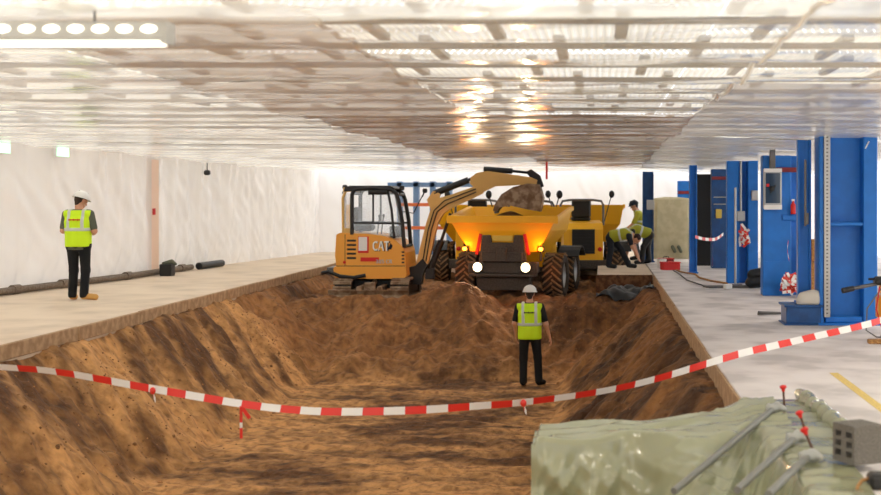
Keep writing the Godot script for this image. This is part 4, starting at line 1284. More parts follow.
func scribble(mb: MB, at: Vector3, size: Vector3, count: int, width := 0.05) -> void:
	for k in count:
		var p := at + Vector3(rng.randf_range(-1, 1), rng.randf_range(-1, 0.8), rng.randf_range(-1, 1)) * size * 0.75
		var dir := Vector3(rng.randf_range(-1, 1), rng.randf_range(-1, 1), rng.randf_range(-1, 1)).normalized()
		var red := k % 2 == 0
		for q in 5:
			dir = (dir + Vector3(rng.randf_range(-1, 1), rng.randf_range(-1, 1), rng.randf_range(-1, 1)) * 0.7).normalized()
			var p2 := p + dir * 0.15
			if ((p2 - at) / size).length() > 1.0:
				dir = ((at - p).normalized() + Vector3(rng.randf_range(-1, 1), rng.randf_range(-1, 1), rng.randf_range(-1, 1)) * 0.6).normalized()
				p2 = p + dir * 0.13
			if p2.distance_to(p) < 0.01:
				continue
			var w := (p2 - p).cross(Vector3(0.3, 0.2, 1)).normalized() * width * 0.5
			mb.col = Color(0.70, 0.04, 0.02) if red else Color(0.8, 0.77, 0.74)
			mb.quad(p - w, p2 - w, p2 + w, p + w)
			mb.quad(p + w + Vector3(0, 0, -0.002), p2 + w + Vector3(0, 0, -0.002), p2 - w + Vector3(0, 0, -0.002), p - w + Vector3(0, 0, -0.002))
			p = p2; red = not red

func ribbon(mb: MB, pts: Array, width: float, stripe: float, twist := 0.0) -> void:
	var curve := Curve3D.new()
	for k in pts.size():
		var t: Vector3 = (pts[mini(k + 1, pts.size() - 1)] - pts[maxi(k - 1, 0)]) / 6.0
		curve.add_point(pts[k], -t, t)
	var l := curve.get_baked_length()
	var s := 0.0
	var red := true
	while s < l:
		var e := minf(s + stripe, l)
		mb.col = Color(0.74, 0.035, 0.02) if red else Color(0.82, 0.79, 0.75)
		for q in 3:
			var a := lerpf(s, e, q / 3.0)
			var b := lerpf(s, e, (q + 1) / 3.0)
			var p := curve.sample_baked(a, true)
			var p2 := curve.sample_baked(b, true)
			var wa := Vector3.UP.rotated((p2 - p).normalized(), 0.5 * sin(a * 1.1) * twist) * width * 0.5
			var wb := Vector3.UP.rotated((p2 - p).normalized(), 0.5 * sin(b * 1.1) * twist) * width * 0.5
			mb.quad(p - wa, p2 - wb, p2 + wb, p + wa)
			var back := Vector3(0, 0, -0.0015)
			mb.quad(p + wa + back, p2 + wb + back, p2 - wb + back, p - wa + back)
		s = e; red = not red

func build_right() -> void:
	var mb := MB.new()
	# nearest built-up column
	var o := thing("steel_column", "large blue steel column nearest on the right, with a perforated grey rail", "column", W(3.35, 0.0, 16.9), 0.0, "")
	mb = MB.new()
	mb.box(Vector3(0.0, 1.29, -0.05), Vector3(0.66, 2.58, 0.025), Basis(), 0.0)
	put("web", mb, M.blue, o)
	mb = MB.new()
	mb.box(Vector3(-0.385, 1.29, -0.02), Vector3(0.06, 2.58, 0.40))
	put("flange", mb, M.blue, o)
	mb = MB.new()
	mb.box(Vector3(0.27, 1.29, 0.06), Vector3(0.19, 2.58, 0.22))
	put("flange", mb, M.blue, o)
	mb = MB.new()
	mb.box(Vector3(-0.09, 1.35, 0.06), Vector3(0.53, 0.05, 0.20))
	put("stiffener", mb, M.blue, o)
	mb = MB.new()
	mb.box(Vector3(-0.02, 0.015, 0.0), Vector3(0.84, 0.03, 0.5))
	mb.box(Vector3(-0.08, 0.07, 0.10), Vector3(0.5, 0.08, 0.12))
	put("base_plate", mb, M.blue, o)
	mb = MB.new()
	mb.box(Vector3(-0.315, 1.33, 0.19), Vector3(0.085, 2.45, 0.03))
	var rail := put("perforated_rail", mb, M.galv, o)
	mb = MB.new()
	for k in 48:
		mb.box(Vector3(-0.315, 0.16 + 0.05 * k, 0.2055), Vector3(0.026, 0.02, 0.003), Basis(), 0.0)
	put("rail_hole", mb, M.steel, rail)
	mb = MB.new()
	mb.tube([Vector3(0.25, 2.46, 0.175), Vector3(0.20, 2.36, 0.175)], 0.01, 5)
	put("chalk_mark", mb, M.white, o)
	# footing and the slim post on it
	o = thing("steel_footing", "low blue steel footing with dirty lower edge beside the large blue column", "footing", W(2.72, 0.0, 16.95))
	mb = MB.new()
	mb.box(Vector3(0, 0.13, 0), Vector3(0.46, 0.23, 0.5))
	mb.box(Vector3(0, 0.255, 0), Vector3(0.52, 0.03, 0.56))
	mb.box(Vector3(0, 0.01, 0), Vector3(0.52, 0.02, 0.56))
	put("beam", mb, M.blue_dark, o)
	o = h_post("steel_post", "slim blue steel post standing on the low blue footing", 2.69, 2.87, 2.22, 17.05, 0.14, M.blue)
	o.position.y = 0.27
	mb = MB.new()
	mb.box(Vector3(0.0, 1.5, 0.125), Vector3(0.03, 0.9, 0.03))
	mb.box(Vector3(0.02, 1.15, 0.13), Vector3(0.05, 0.16, 0.05))
	put("threaded_rod", mb, M.steel, o)
	o = thing("hanging_clamp", "grey clamp hanging from the ceiling beside the large blue column", "clamp", W(2.99, 2.0, 17.0))
	mb = MB.new()
	mb.box(Vector3(0, 0.36, 0), Vector3(0.05, 0.5, 0.05))
	put("bar", mb, M.steel, o)
	mb = MB.new()
	mb.box(Vector3(0.01, 0.18, 0.04), Vector3(0.10, 0.22, 0.08))
	mb.tube([Vector3(-0.02, 0.1, 0.05), Vector3(-0.02, -0.1, 0.05)], 0.02, 8)
	put("jaw", mb, M.steel, o)
	mb = MB.new()
	mb.flesh([[Vector3(-0.06, 0.08, 0), Vector3(0.07, 0.10, 0), 0.09, 0.10], [Vector3(-0.1, 0.03, 0), Vector3(0.1, 0.03, 0.02), 0.06, 0.06]], 0.014, 0.05, [[Vector3.DOWN, 0.0]])
	o = tag(put("sand_bag", mb, M.pale_bag), "pale sand bag lying on the low blue footing", "bag")
	o.position = W(2.80, 0.272, 16.80)
	# control-box column
	o = thing("steel_column", "wide blue steel column carrying a glass-fronted control box", "column", W(3.10, 0.0, 21.9), 0.0, "")
	mb = MB.new()
	mb.box(Vector3(-0.02, 1.22, 0), Vector3(0.50, 2.44, 0.30))
	put("shaft", mb, M.blue, o)
	mb = MB.new()
	mb.box(Vector3(0.30, 1.22, -0.1), Vector3(0.16, 2.44, 0.10))
	mb.box(Vector3(0.22, 1.36, 0.02), Vector3(0.30, 0.10, 0.34))
	put("side_plate", mb, M.blue, o)
	mb = MB.new()
	mb.box(Vector3(-0.02, 0.30, 0.155), Vector3(0.48, 0.60, 0.02))
	put("foot_plate", mb, M.blue, o)
	mb = MB.new()
	mb.box(Vector3(0.20, 2.19, 0.06), Vector3(0.50, 0.08, 0.3))
	put("red_band", mb, M.maroon, o)
	var cb := thing("control_box", "control box with dark glass front and white frame on the wide blue column", "control box", W(2.99, 1.50, 21.68))
	mb = MB.new()
	mb.box(Vector3(0, 0.36, 0), Vector3(0.31, 0.70, 0.12))
	put("cabinet", mb, M.galv, cb)
	mb = MB.new()
	mb.box(Vector3(0, 0.37, 0.065), Vector3(0.25, 0.52, 0.015))
	put("glass_door", mb, M.glass_dark, cb)
	for q in [[0, 0.04, 0.31, 0.08], [0, 0.68, 0.31, 0.06]]:
		mb = MB.new()
		mb.box(Vector3(q[0], q[1], 0.07), Vector3(q[2], q[3], 0.02))
		put("frame_bar", mb, M.white, cb)
	mb = MB.new()
	mb.lathe([[0.0005, 0.02], [0.045, 0.02], [0.05, 0.0]], Vector3(-0.02, 0.36, 0.075), Basis(Vector3(1, 0, 0), PI / 2), 12)
	mb.tube([Vector3(0.05, 0.42, 0.08), Vector3(-0.05, 0.28, 0.08)], 0.012, 6)
	put("switch", mb, M.dark, cb)
	mb = MB.new()
	mb.box(Vector3(-0.09, 0.42, 0.08), Vector3(0.05, 0.05, 0.02))
	put("red_button", mb, M.red, cb)
	mb = MB.new()
	mb.box(Vector3(0.0, 0.87, 0.0), Vector3(0.10, 0.34, 0.08))
	put("cable_duct", mb, M.steel, cb)
	o = thing("fire_extinguisher", "small red cylinder hanging on the wide blue column", "extinguisher", W(3.35, 1.42, 21.68))
	mb = MB.new()
	mb.lathe([[0.0005, 0.0], [0.04, 0.0], [0.045, 0.02], [0.045, 0.16], [0.02, 0.20], [0.018, 0.23], [0.0005, 0.23]], Vector3.ZERO, Basis(), 14)
	put("cylinder", mb, M.red, o)
	mb = MB.new()
	mb.box(Vector3(0, 0.24, 0), Vector3(0.05, 0.04, 0.03))
	put("valve", mb, M.white, o)
	mb = MB.new()
	ribbon(mb, [W(3.27, 0.95, 21.7), W(3.25, 0.8, 21.68), W(3.28, 0.62, 21.68)], 0.05, 0.07)
	tag(put("tape_scrap", mb, M.stripes), "short end of red and white tape hanging on the wide blue column", "tape")
	mb = MB.new()
	scribble(mb, W(3.26, 0.235, 21.40), Vector3(0.22, 0.23, 0.14), 26, 0.05)
	tag(put("tape_heap", mb, M.stripes), "heap of crumpled red and white barrier tape on the floor", "tape")
	# third column: two plates, pole, black bag
	o = thing("steel_column", "blue steel column with a grey junction box behind the thin grey pole", "column", W(2.82, 0.0, 25.0), 0.0, "")
	for q in [[-0.17, 0.24, 0.0], [0.22, 0.20, 0.06]]:
		mb = MB.new()
		mb.box(Vector3(q[0], 1.22, q[2]), Vector3(q[1], 2.44, 0.24))
		put("flange", mb, M.blue, o)
	mb = MB.new()
	mb.box(Vector3(0.03, 1.22, -0.08), Vector3(0.5, 2.44, 0.03))
	put("web", mb, M.blue, o)
	mb = MB.new()
	mb.box(Vector3(0.25, 1.75, 0.2), Vector3(0.13, 0.20, 0.08))
	put("junction_box", mb, M.galv, o)
	mb = MB.new()
	mb.box(Vector3(-0.02, 1.34, 0.15), Vector3(0.16, 0.20, 0.08))
	put("switch_box", mb, M.galv, o)
	mb = MB.new()
	mb.tube([Vector3(-0.02, 1.4, 0.16), Vector3(-0.02, 2.44, 0.16)], 0.022, 8)
	put("conduit", mb, M.galv, o)
	mb = MB.new()
	scribble(mb, W(2.83, 0.95, 24.7), Vector3(0.16, 0.30, 0.06), 11, 0.05)
	tag(put("tape_tangle", mb, M.stripes), "tangle of red and white tape hung on the column behind the thin pole", "tape")
	o = thing("grey_pole", "thin grey pole standing upright on a floor plate", "pole", W(2.62, 0.0, 24.2))
	mb = MB.new()
	mb.tube([Vector3(0, 0.0, 0), Vector3(0.0, 1.9, 0)], 0.022, 8)
	put("shaft", mb, M.galv, o)
	mb = MB.new()
	mb.box(Vector3(0, 0.015, 0), Vector3(0.26, 0.03, 0.2))
	put("foot", mb, M.steel, o)
	mb = MB.new()
	mb.flesh([[Vector3(-0.09, 0.1, 0), Vector3(0.1, 0.1, 0), 0.10, 0.09], [Vector3(-0.07, 0.25, 0), Vector3(0.1, 0.27, 0), 0.08, 0.07], [Vector3(-0.06, 0.3, 0), Vector3(0.12, 0.34, 0), 0.05, 0.05]], 0.015, 0.05, [[Vector3.DOWN, 0.0]])
	o = tag(put("black_bag", mb, M.black_sheet), "black plastic bag standing on the floor beside the thin grey pole", "bag")
	o.position = W(2.93, 0.0, 23.6)
	# further posts
	o = h_post("steel_post", "thin blue steel post standing free, tape tied to it", 2.02, 2.19, 2.44, 28.3, 0.2, M.blue)
	o = h_post("steel_post", "dark blue steel post beside the two stooping people", 1.13, 1.42, 2.40, 33.2, 0.25, M.blue_dark)
	mb = MB.new()
	mb.box(Vector3(0.06, 1.52, 0.135), Vector3(0.20, 0.26, 0.02))
	put("notice", mb, M.galv, o)
	o = thing("steel_column", "dark blue steel column with a small yellow box, behind the strung tape", "column", W(2.95, 0.0, 30.4), 0.0, "")
	mb = MB.new()
	mb.box(Vector3(0, 1.2, 0), Vector3(0.5, 2.4, 0.3))
	put("shaft", mb, M.blue_dark, o)
	mb = MB.new()
	mb.box(Vector3(0.0, 2.18, 0.155), Vector3(0.5, 0.08, 0.02))
	put("red_band", mb, M.maroon, o)
	mb = MB.new()
	mb.box(Vector3(-0.08, 1.32, 0.19), Vector3(0.14, 0.22, 0.08))
	put("yellow_box", mb, M.yellow_pale, o)
	mb = MB.new()
	for h in [1.55, 1.72]:
		mb.tube([Vector3(-0.2, h, 0.17), Vector3(0.24, h, 0.17)], 0.014, 6)
	put("conduit", mb, M.galv, o)
	o = thing("dark_box", "tall black box filling the gap behind the thin blue post", "cabinet", W(2.62, 0.0, 31.6))  # plain black box between the posts
	mb = MB.new()
	mb.box(Vector3(0, 1.15, 0), Vector3(0.44, 2.3, 0.4))
	put("body", mb, M.dark, o)
	mb = MB.new()
	mb.box(Vector3(0.0, 1.2, 0.205), Vector3(0.36, 1.9, 0.02))
	put("front_panel", mb, M.dark, o)
	o = thing("blue_locker", "blue steel frame with red band behind the tan covered stack", "frame", W(2.62, 0.0, 36.6))
	mb = MB.new()
	mb.box(Vector3(0, 1.1, 0), Vector3(0.7, 2.2, 0.3))
	put("panel", mb, M.blue, o)
	mb = MB.new()
	mb.box(Vector3(0, 1.86, 0.16), Vector3(0.7, 0.09, 0.02))
	put("red_band", mb, M.maroon, o)
	mb = MB.new()
	mb.sheet(40, 40, func(u, t):
		var a: float = PI * u
		var h: float = 1.78 * t
		var w: float = 0.56 - 0.05 * t + 0.05 * nz(a * 70.0, h * 40.0)
		if t > 0.95:
			w *= 1.0 - 0.9 * ramp(0.95, 1.0, t)
		var fx := signf(cos(a)) * pow(absf(cos(a)), 0.22)
		var fz := pow(absf(sin(a)), 0.22)
		return Vector3(-fx * w, minf(h, 1.72 + 0.05 * nz(a * 40.0, 2.0)), fz * 0.35 + 0.05 * nz(a * 90.0, h * 60.0) - 0.3 * ramp(0.95, 1.0, t)))
	o = tag(put("covered_stack", mb, M.tan_tarp), "tall stack hidden under a tan tarpaulin behind the blue posts", "covered stack")
	o.position = W(2.02, 0.0, 35.2)
	for q in [[-0.04, 0.0], [0.13, 0.02]]:
		mb = MB.new()
		mb.flesh([[Vector3(2.06 + q[0], 0.34, -34.78), Vector3(2.12 + q[0], 0.22, -34.76), 0.05, 0.05]], 0.012, 0.02)
		tag(put("work_glove", mb, M.olive_cloth), "dark glove hanging on the tan tarpaulin, %s of two" % ("left" if q[0] < 0 else "right"), "glove", "gloves on the tarpaulin")
	# strung tape between posts
	mb = MB.new()
	ribbon(mb, [W(2.14, 0.83, 28.1), W(2.4, 0.76, 28.6), W(2.7, 0.74, 29.2), W(2.95, 0.84, 29.9)], 0.07, 0.2)
	ribbon(mb, [W(2.60, 0.75, 28.9), W(2.61, 0.4, 28.9), W(2.60, 0.1, 28.92)], 0.07, 0.2)
	tag(put("barrier_tape", mb, M.stripes), "red and white tape strung from the thin blue post, one end hanging", "tape")
	# clutter on the floor
	for q in [[1.66, 31.4, "red tool case on the floor at the foot of the dark blue post", 0.34], [1.66, 29.6, "red open crate on the floor in front of the tan covered stack", 0.42]]:
		o = thing("red_tool_case", q[2], "case", W(q[0], 0.0, q[1]), 0.3, "red cases on the floor")
		mb = MB.new()
		mb.box(Vector3(0, 0.08, 0), Vector3(q[3], 0.16, 0.26))
		put("body", mb, M.red, o)
		mb = MB.new()
		mb.box(Vector3(0, 0.175, 0), Vector3(q[3] + 0.02, 0.03, 0.28))
		put("lid", mb, M.red, o)
		mb = MB.new()
		mb.tube([Vector3(-0.08, 0.19, 0), Vector3(-0.06, 0.23, 0), Vector3(0.06, 0.23, 0), Vector3(0.08, 0.19, 0)], 0.012, 6)
		put("handle", mb, M.dark, o)
	mb = MB.new()
	mb.lathe([[0.0005, 0.0], [0.10, 0.0], [0.12, 0.22], [0.11, 0.22], [0.09, 0.02], [0.0005, 0.02]], Vector3.ZERO, Basis(), 16)
	o = tag(put("white_bucket", mb, M.white), "small white bucket standing between the two red cases", "bucket")
	o.position = W(1.50, 0.0, 30.4)
	mb = MB.new()
	mb.tube([W(1.78, 0.02, 29.2), W(1.85, 0.02, 28.4), W(2.1, 0.02, 27.6), W(2.1, 0.02, 26.4), W(2.25, 0.02, 25.4), W(2.5, 0.02, 24.6)], 0.02, 8)
	tag(put("air_hose", mb, M.wood), "brown hose lying across the concrete floor", "hose")
	mb = MB.new()
	mb.tube([W(1.7, 0.02, 29.0), W(1.76, 0.02, 27.6), W(1.78, 0.02, 25.6), W(2.0, 0.02, 23.9), W(2.4, 0.02, 23.6)], 0.013, 6)
	tag(put("cable", mb, M.dark), "thin dark cable lying on the concrete floor", "cable")
	o = thing("floor_bar", "grey steel bars lying on the floor in front of the thin pole", "bar", W(2.3, 0.0, 23.7))
	for k in 3:
		mb = MB.new()
		mb.tube([Vector3(-0.35 + 0.05 * k, 0.025, 0.1 * k), Vector3(0.55, 0.03, -0.05 + 0.09 * k)], 0.02, 6)
		put("bar", mb, M.steel, o)
	mb = MB.new()
	mb.box(W(2.38, 0.05, 23.3), Vector3(0.14, 0.09, 0.12), Basis(Vector3.UP, 0.4))
	tag(put("wood_block", mb, M.white), "small pale block on the floor beside the grey bars", "block")
	o = thing("scrap_rods", "short dark rods lying on the floor left of the low footing", "rods", W(2.42, 0.0, 18.1))
	for k in 3:
		mb = MB.new()
		mb.tube([Vector3(-0.14, 0.02 + 0.02 * k, 0.05 * k), Vector3(0.2, 0.03, -0.04 * k)], 0.016, 6)
		put("rod", mb, M.steel, o)
	# black sheet at the pit corner
	mb = MB.new()
	mb.sheet(44, 30, func(u, t):
		var x: float = lerpf(-0.08, 1.12, u)
		var d: float = lerpf(25.9, 27.7, t)
		var h := maxf(ground_y(x, d), -0.5) + 0.05 + 0.30 * sin(PI * u) * sin(PI * t) * (0.7 + 0.8 * nz(x * 130.0, d * 130.0)) + 0.05 * nz(x * 300.0, d * 300.0)
		return W(x, h, d))
	tag(put("black_tarp", mb, M.black_sheet), "crumpled black plastic sheet at the far right corner of the pit", "sheet")
	# drilling tool at the right edge
	o = thing("drill_rig", "yellow hand-guided machine with a long black lever at the right edge", "machine", W(3.44, 0.0, 15.3), 0.0, "")
	mb = MB.new()
	mb.box(Vector3(0.08, 0.36, 0), Vector3(0.26, 0.30, 0.26), Basis(), 0.04)
	mb.box(Vector3(0.10, 0.58, 0), Vector3(0.22, 0.16, 0.22), Basis(), 0.04)
	put("motor", mb, M.amber_paint, o)
	mb = MB.new()
	mb.box(Vector3(0.02, 0.69, 0.02), Vector3(0.22, 0.10, 0.18), Basis(), 0.03)
	mb.tube([Vector3(0.0, 0.71, 0.0), Vector3(-0.16, 0.71, 0.05)], 0.016, 6)
	put("head", mb, M.dark, o)
	mb = MB.new()
	mb.tube([Vector3(0.0, 0.66, 0.0), Vector3(-0.36, 0.60, 0.10)], 0.022, 8)
	put("lever", mb, M.steel, o)
	mb = MB.new()
	mb.tube([Vector3(-0.36, 0.60, 0.10), Vector3(-0.50, 0.575, 0.14)], 0.034, 8)
	put("grip", mb, M.dark, o)
	mb = MB.new()
	for q in [Vector3(-0.02, 0.0, 0.12), Vector3(0.2, 0.0, 0.12), Vector3(0.1, 0.0, -0.16)]:
		mb.tube([Vector3(0.08, 0.25, 0), q], 0.02, 6)
	put("stand", mb, M.steel, o)
	mb = MB.new()
	mb.tube([Vector3(-0.04, 0.62, 0.1), Vector3(-0.09, 0.35, 0.14), Vector3(-0.02, 0.1, 0.18), Vector3(0.12, 0.02, 0.2)], 0.009, 6)
	put("red_hose", mb, M.red, o)
	mb = MB.new()
	mb.tube([Vector3(-0.02, 0.6, 0.1), Vector3(-0.20, 0.36, 0.14), Vector3(-0.22, 0.1, 0.18), Vector3(-0.1, 0.02, 0.2), Vector3(0.12, 0.02, 0.26)], 0.009, 6)
	put("grey_hose", mb, M.steel, o)
	mb = MB.new()
	mb.box(W(3.38, 0.025, 14.6), Vector3(0.5, 0.05, 0.12))
	tag(put("wooden_plank", mb, M.wood), "short wooden plank on the floor below the yellow machine", "plank")
	mb = MB.new()
	mb.box(W(3.75, 0.3, 21.5), Vector3(0.30, 0.6, 0.3))
	mb.box(W(3.75, 0.8, 21.5), Vector3(0.26, 0.38, 0.26))
	tag(put("cardboard_stack", mb, M.wood), "brown cardboard boxes seen between the slim post and the large column", "boxes")
	# red strap
	mb = MB.new()
	mb.box(W(-1.28, 2.40, 30.0), Vector3(0.05, 0.50, 0.012))
	tag(put("red_strap", mb, M.red), "red strap hanging from the ceiling above the lit dumper", "strap")
	# blue racking at the far end behind the excavator
	o = thing("steel_rack", "blue steel rack with orange beams at the far end behind the excavator", "rack", W(-5.3, 0.0, 37.8))
	for x in [-0.75, -0.25, 0.25, 0.75]:
		mb = MB.new()
		mb.box(Vector3(x, 1.1, 0), Vector3(0.16, 2.2, 0.3))
		put("upright", mb, M.rack_blue, o)
	for h in [0.8, 1.5]:
		mb = MB.new()
		mb.box(Vector3(0, h, 0.14), Vector3(1.7, 0.1, 0.06))
		put("beam", mb, M.orange_beam, o)
	mb = MB.new()
	mb.box(Vector3(0.4, 2.1, 0.1), Vector3(3.0, 0.14, 0.1))
	put("top_beam", mb, M.rack_blue, o)

# ------------------------------------------------------------------ foreground
# the tarpaulin at x, s metres down from its crest
func tarp_point(x: float, s: float) -> Vector3:
	var r := ease_(0.15, 0.72, x)
	var p := Vector3(x, 0.0, -(9.45 + 0.32 * ramp(-0.4, 0.7, x) + 0.55 * ease_(0.75, 1.25, x)))
	p.y = -0.02 + 0.035 * ease_(-0.3, 0.6, x) + 0.045 * ease_(1.0, 1.2, x)
	var top := 0.55 + 0.35 * r
	var a := minf(s, top)
	p.z += a
	p.y -= a * 0.03
	var down := maxf(0.0, s - top)
	p += Vector3(0.0, lerpf(-1.0, -0.30, r) * lerpf(1.0, 0.0, ease_(0.95, 1.2, x)), lerpf(0.10, 0.85, r)) * down
	p.y += 0.02 * exp(-pow((s - top) / 0.1, 2.0))
	var f := ease_(0.0, 0.35, down)
	var q := x + down * 0.35 * nz(x * 30.0, 9.0)
	var fold := 0.085 * (0.5 - absf(nz(q * 170.0, down * 22.0)) * 2.0) + 0.08 * nz(q * 75.0 + 40.0, down * 10.0) + 0.06 * (0.5 - absf(nz(q * 260.0 + down * 160.0, down * 40.0)) * 2.0) + 0.055 * (0.5 - absf(nz(q * 200.0 - down * 190.0, 90.0 + down * 30.0)) * 2.0)
	var crease := 0.045 * (0.5 - absf(nz(x * 90.0 + p.z * 130.0, p.z * 150.0)) * 2.0) + 0.014 * nz(x * 150.0, p.z * 380.0)
	p.z += fold * f * (1.0 - r * 0.5)
	p.y += fold * f * r * 0.6 * lerpf(1.0, 0.0, ease_(0.95, 1.2, x))
	p.y += (1.0 - f) * crease
	p.y += ease_(0.95, 1.2, x) * f * crease * 0.7
	if x < -0.46:
		p.y -= 0.05
	return p

func build_front() -> void:
	var mb := MB.new()
	# barrier tape across the pit
	var pts := [W(-7.25, 0.12, 12.3), W(-5.86, 0.05, 12.2), W(-5.24, 0.01, 12.12), W(-4.30, -0.12, 11.95), W(-3.36, -0.23, 11.72), W(-2.78, -0.27, 11.6), W(-2.31, -0.275, 11.55), W(-1.66, -0.25, 11.5), W(-1.11, -0.22, 11.55), W(-0.70, -0.195, 11.6), W(0.0, -0.12, 11.75), W(0.57, -0.02, 11.95), W(1.39, 0.155, 12.4), W(2.08, 0.225, 13.0), W(3.15, 0.333, 14.0), W(3.5, 0.40, 15.0)]
	var o := thing("barrier_tape", "long red and white barrier tape strung across the whole pit", "tape")
	ribbon(mb, pts, 0.072, 0.198, 1.0)
	put("ribbon", mb, M.stripes, o)
	for q in [W(-4.27, -0.15, 11.94), W(-0.71, -0.21, 11.59)]:
		mb = MB.new()
		mb.col = Color(0.74, 0.035, 0.02)
		mb.ball(q + Vector3(0, 0.01, 0.01), Vector3(0.03, 0.035, 0.025), Basis(), 6, 8)
		ribbon(mb, [q, q + Vector3(0.01, -0.04, 0.01), q + Vector3(0.03, -0.08, 0.015)], 0.05, 0.045)
		put("knot", mb, M.stripes, o)
	mb = MB.new()
	var q := W(-3.36, -0.25, 11.70)
	for k in 6:
		mb.col = Color(0.74, 0.035, 0.02) if k != 3 else Color(0.8, 0.78, 0.75)
		var a := q + Vector3(0.0, -0.05 * k, 0.0)
		mb.tube([a, a + Vector3(0.002, -0.05, 0.0)], 0.014, 6)
	mb.col = Color(0.74, 0.035, 0.02)
	mb.quad(q + Vector3(0, -0.02, 0.015), q + Vector3(0.07, -0.12, 0.015), q + Vector3(0.10, -0.10, 0.015), q + Vector3(0.03, 0.0, 0.015))
	put("hanging_end", mb, M.stripes, o)

	# green tarpaulin over the bank at the corner of the pit
	mb = MB.new()
	mb.sheet(150, 120, func(u, t): return tarp_point(lerpf(-0.49, 1.42, u), t * 4.2))
	o = thing("green_tarp", "pale green plastic tarpaulin draped over the earth bank at lower right", "tarpaulin")
	put("drape", mb, M.tarp, o)
	mb = MB.new()
	mb.sheet(40, 90, func(u, t):
		var d: float = lerpf(10.45, 6.4, t)
		var right: float = 1.86 - 0.30 * ramp(10.4, 8.0, d) + 0.04 * nz(d * 80.0, 4.0)
		var x: float = lerpf(1.30, right, u)
		return W(x, 0.022 + 0.022 * nz(x * 90.0, d * 160.0) + 0.012 * nz(x * 200.0, d * 300.0), d))
	put("flat_sheet", mb, M.tarp, o)
	mb = MB.new()
	var roll := []
	for k in 9:
		var t := k / 8.0
		var c := W(lerpf(1.70, 1.76, t), 0.045, lerpf(10.55, 8.6, t))
		var c2 := W(lerpf(1.70, 1.76, (k + 1) / 8.0), 0.045, lerpf(10.55, 8.6, (k + 1) / 8.0))
		roll.append([c + Vector3(0.05 * nz(k * 80.0, 1.0), 0.02 * nz(k * 90.0, 5.0), 0), c2, 0.055 + 0.025 * nz(k * 70.0, 3.0), 0.06])
	mb.flesh(roll, 0.012, 0.04, [[Vector3.DOWN, 0.0]])
	for k in mb.v.size():
		mb.v[k] += mb.n[k] * (0.016 * nz(mb.v[k].x * 600.0 + mb.v[k].y * 400.0, mb.v[k].z * 330.0))
	put("gathered_edge", mb, M.tarp, o)
	# pipes lying on the tarpaulin
	var names := ["farthest of the three grey pipes lying on the green tarpaulin", "middle one of the three grey pipes lying on the green tarpaulin", "nearest of the three grey pipes lying on the green tarpaulin"]
	var ends := [[1.33, 9.57, 0.47, 7.95], [1.31, 8.4, 0.80, 7.3], [1.30, 7.8, 0.95, 7.05]]
	for k in 3:
		o = thing("tarp_pipe", names[k], "pipe", Vector3.ZERO, 0.0, "grey pipes on the tarpaulin")
		mb = MB.new()
		var line := []
		var lows := []
		for w in 9:
			var x := lerpf(ends[k][0], ends[k][2], w / 8.0)
			var d := lerpf(ends[k][1], ends[k][3], w / 8.0)
			var low := -9.0
			for v in 210:
				var tp := tarp_point(x, v * 0.02)
				if absf(-tp.z - d) < 0.03:
					low = maxf(low, tp.y)
			lows.append(low + 0.028)
		lows[0] = 0.09
		var fall: float = (lows[8] - lows[0]) if lows[8] > -5.0 else -0.5
		for w in range(4 if k == 0 else 2, 9):
			fall = maxf(fall, (lows[w] - lows[0]) * 8.0 / w)
		for w in [0, 8]:
			line.append(W(lerpf(ends[k][0], ends[k][2], w / 8.0), lows[0] + fall * w / 8.0, lerpf(ends[k][1], ends[k][3], w / 8.0)))
		mb.tube(line, 0.024, 10)
		put("tube", mb, M.steel_grey, o)
		mb = MB.new()
		var e: Vector3 = line[0]
		mb.flesh([[e + Vector3(-0.03, 0.0, 0.02), e + Vector3(0.05, 0.0, -0.01), 0.036, 0.03], [e + Vector3(0.02, 0.02, -0.03), e + Vector3(0.07, 0.0, 0.03), 0.026, 0.02]], 0.008, 0.02)
		for w in mb.v.size():
			mb.v[w] += mb.n[w] * 0.014 * nz(mb.v[w].x * 1500.0 + mb.v[w].y * 900.0, mb.v[w].z * 1500.0)
		put("wrapped_joint", mb, M.galv_dull, o)
	# marking stakes with red caps
	var stakes := [[W(1.475, 0.0, 9.98), W(1.462, 0.19, 9.98), "farthest red-capped stake, standing upright beside the green tarpaulin"], [W(1.46, 0.0, 8.75), W(1.40, 0.19, 8.78), "middle red-capped stake, leaning beside the green tarpaulin"], [W(1.388, 0.0, 7.87), W(1.30, 0.225, 7.95), "nearest red-capped stake, leaning strongly beside the green tarpaulin"]]
	for s in stakes:
		o = thing("marking_stake", s[2], "stake", Vector3.ZERO, 0.0, "red-capped stakes")
		mb = MB.new()
		mb.tube([s[0], s[1]], 0.009, 8)
		put("rod", mb, M.rust, o)
		mb = MB.new()
		var ax: Vector3 = (s[1] - s[0]).normalized()
		var sd := ax.cross(Vector3(0, 0, 1)).normalized()
		mb.lathe([[0.010, -0.035], [0.014, -0.03], [0.016, -0.012], [0.026, -0.008], [0.028, 0.004], [0.022, 0.014], [0.0005, 0.018]], s[1], Basis(sd, ax, sd.cross(ax)), 14)
		put("cap", mb, M.red, o)
	# hollow block
	o = thing("hollow_block", "grey hollow concrete block standing on the edge of the green tarpaulin", "block", W(1.62, 0.045, 7.86), 0.45)
	var csg := CSGCombiner3D.new()
	csg.name = "block"
	var bx := CSGBox3D.new()
	bx.size = Vector3(0.22, 0.24, 0.22); bx.position = Vector3(0, 0.12, 0)
	csg.add_child(bx)
	for y in [0.06, 0.12, 0.18]:
		for z in [-0.055, 0.055]:
			var hole := CSGBox3D.new()
			hole.operation = CSGShape3D.OPERATION_SUBTRACTION
			hole.size = Vector3(0.2, 0.036, 0.06); hole.position = Vector3(-0.05, y, z)
			csg.add_child(hole)
	bx.material = M.block
	csg.material_override = M.block
	o.add_child(csg)
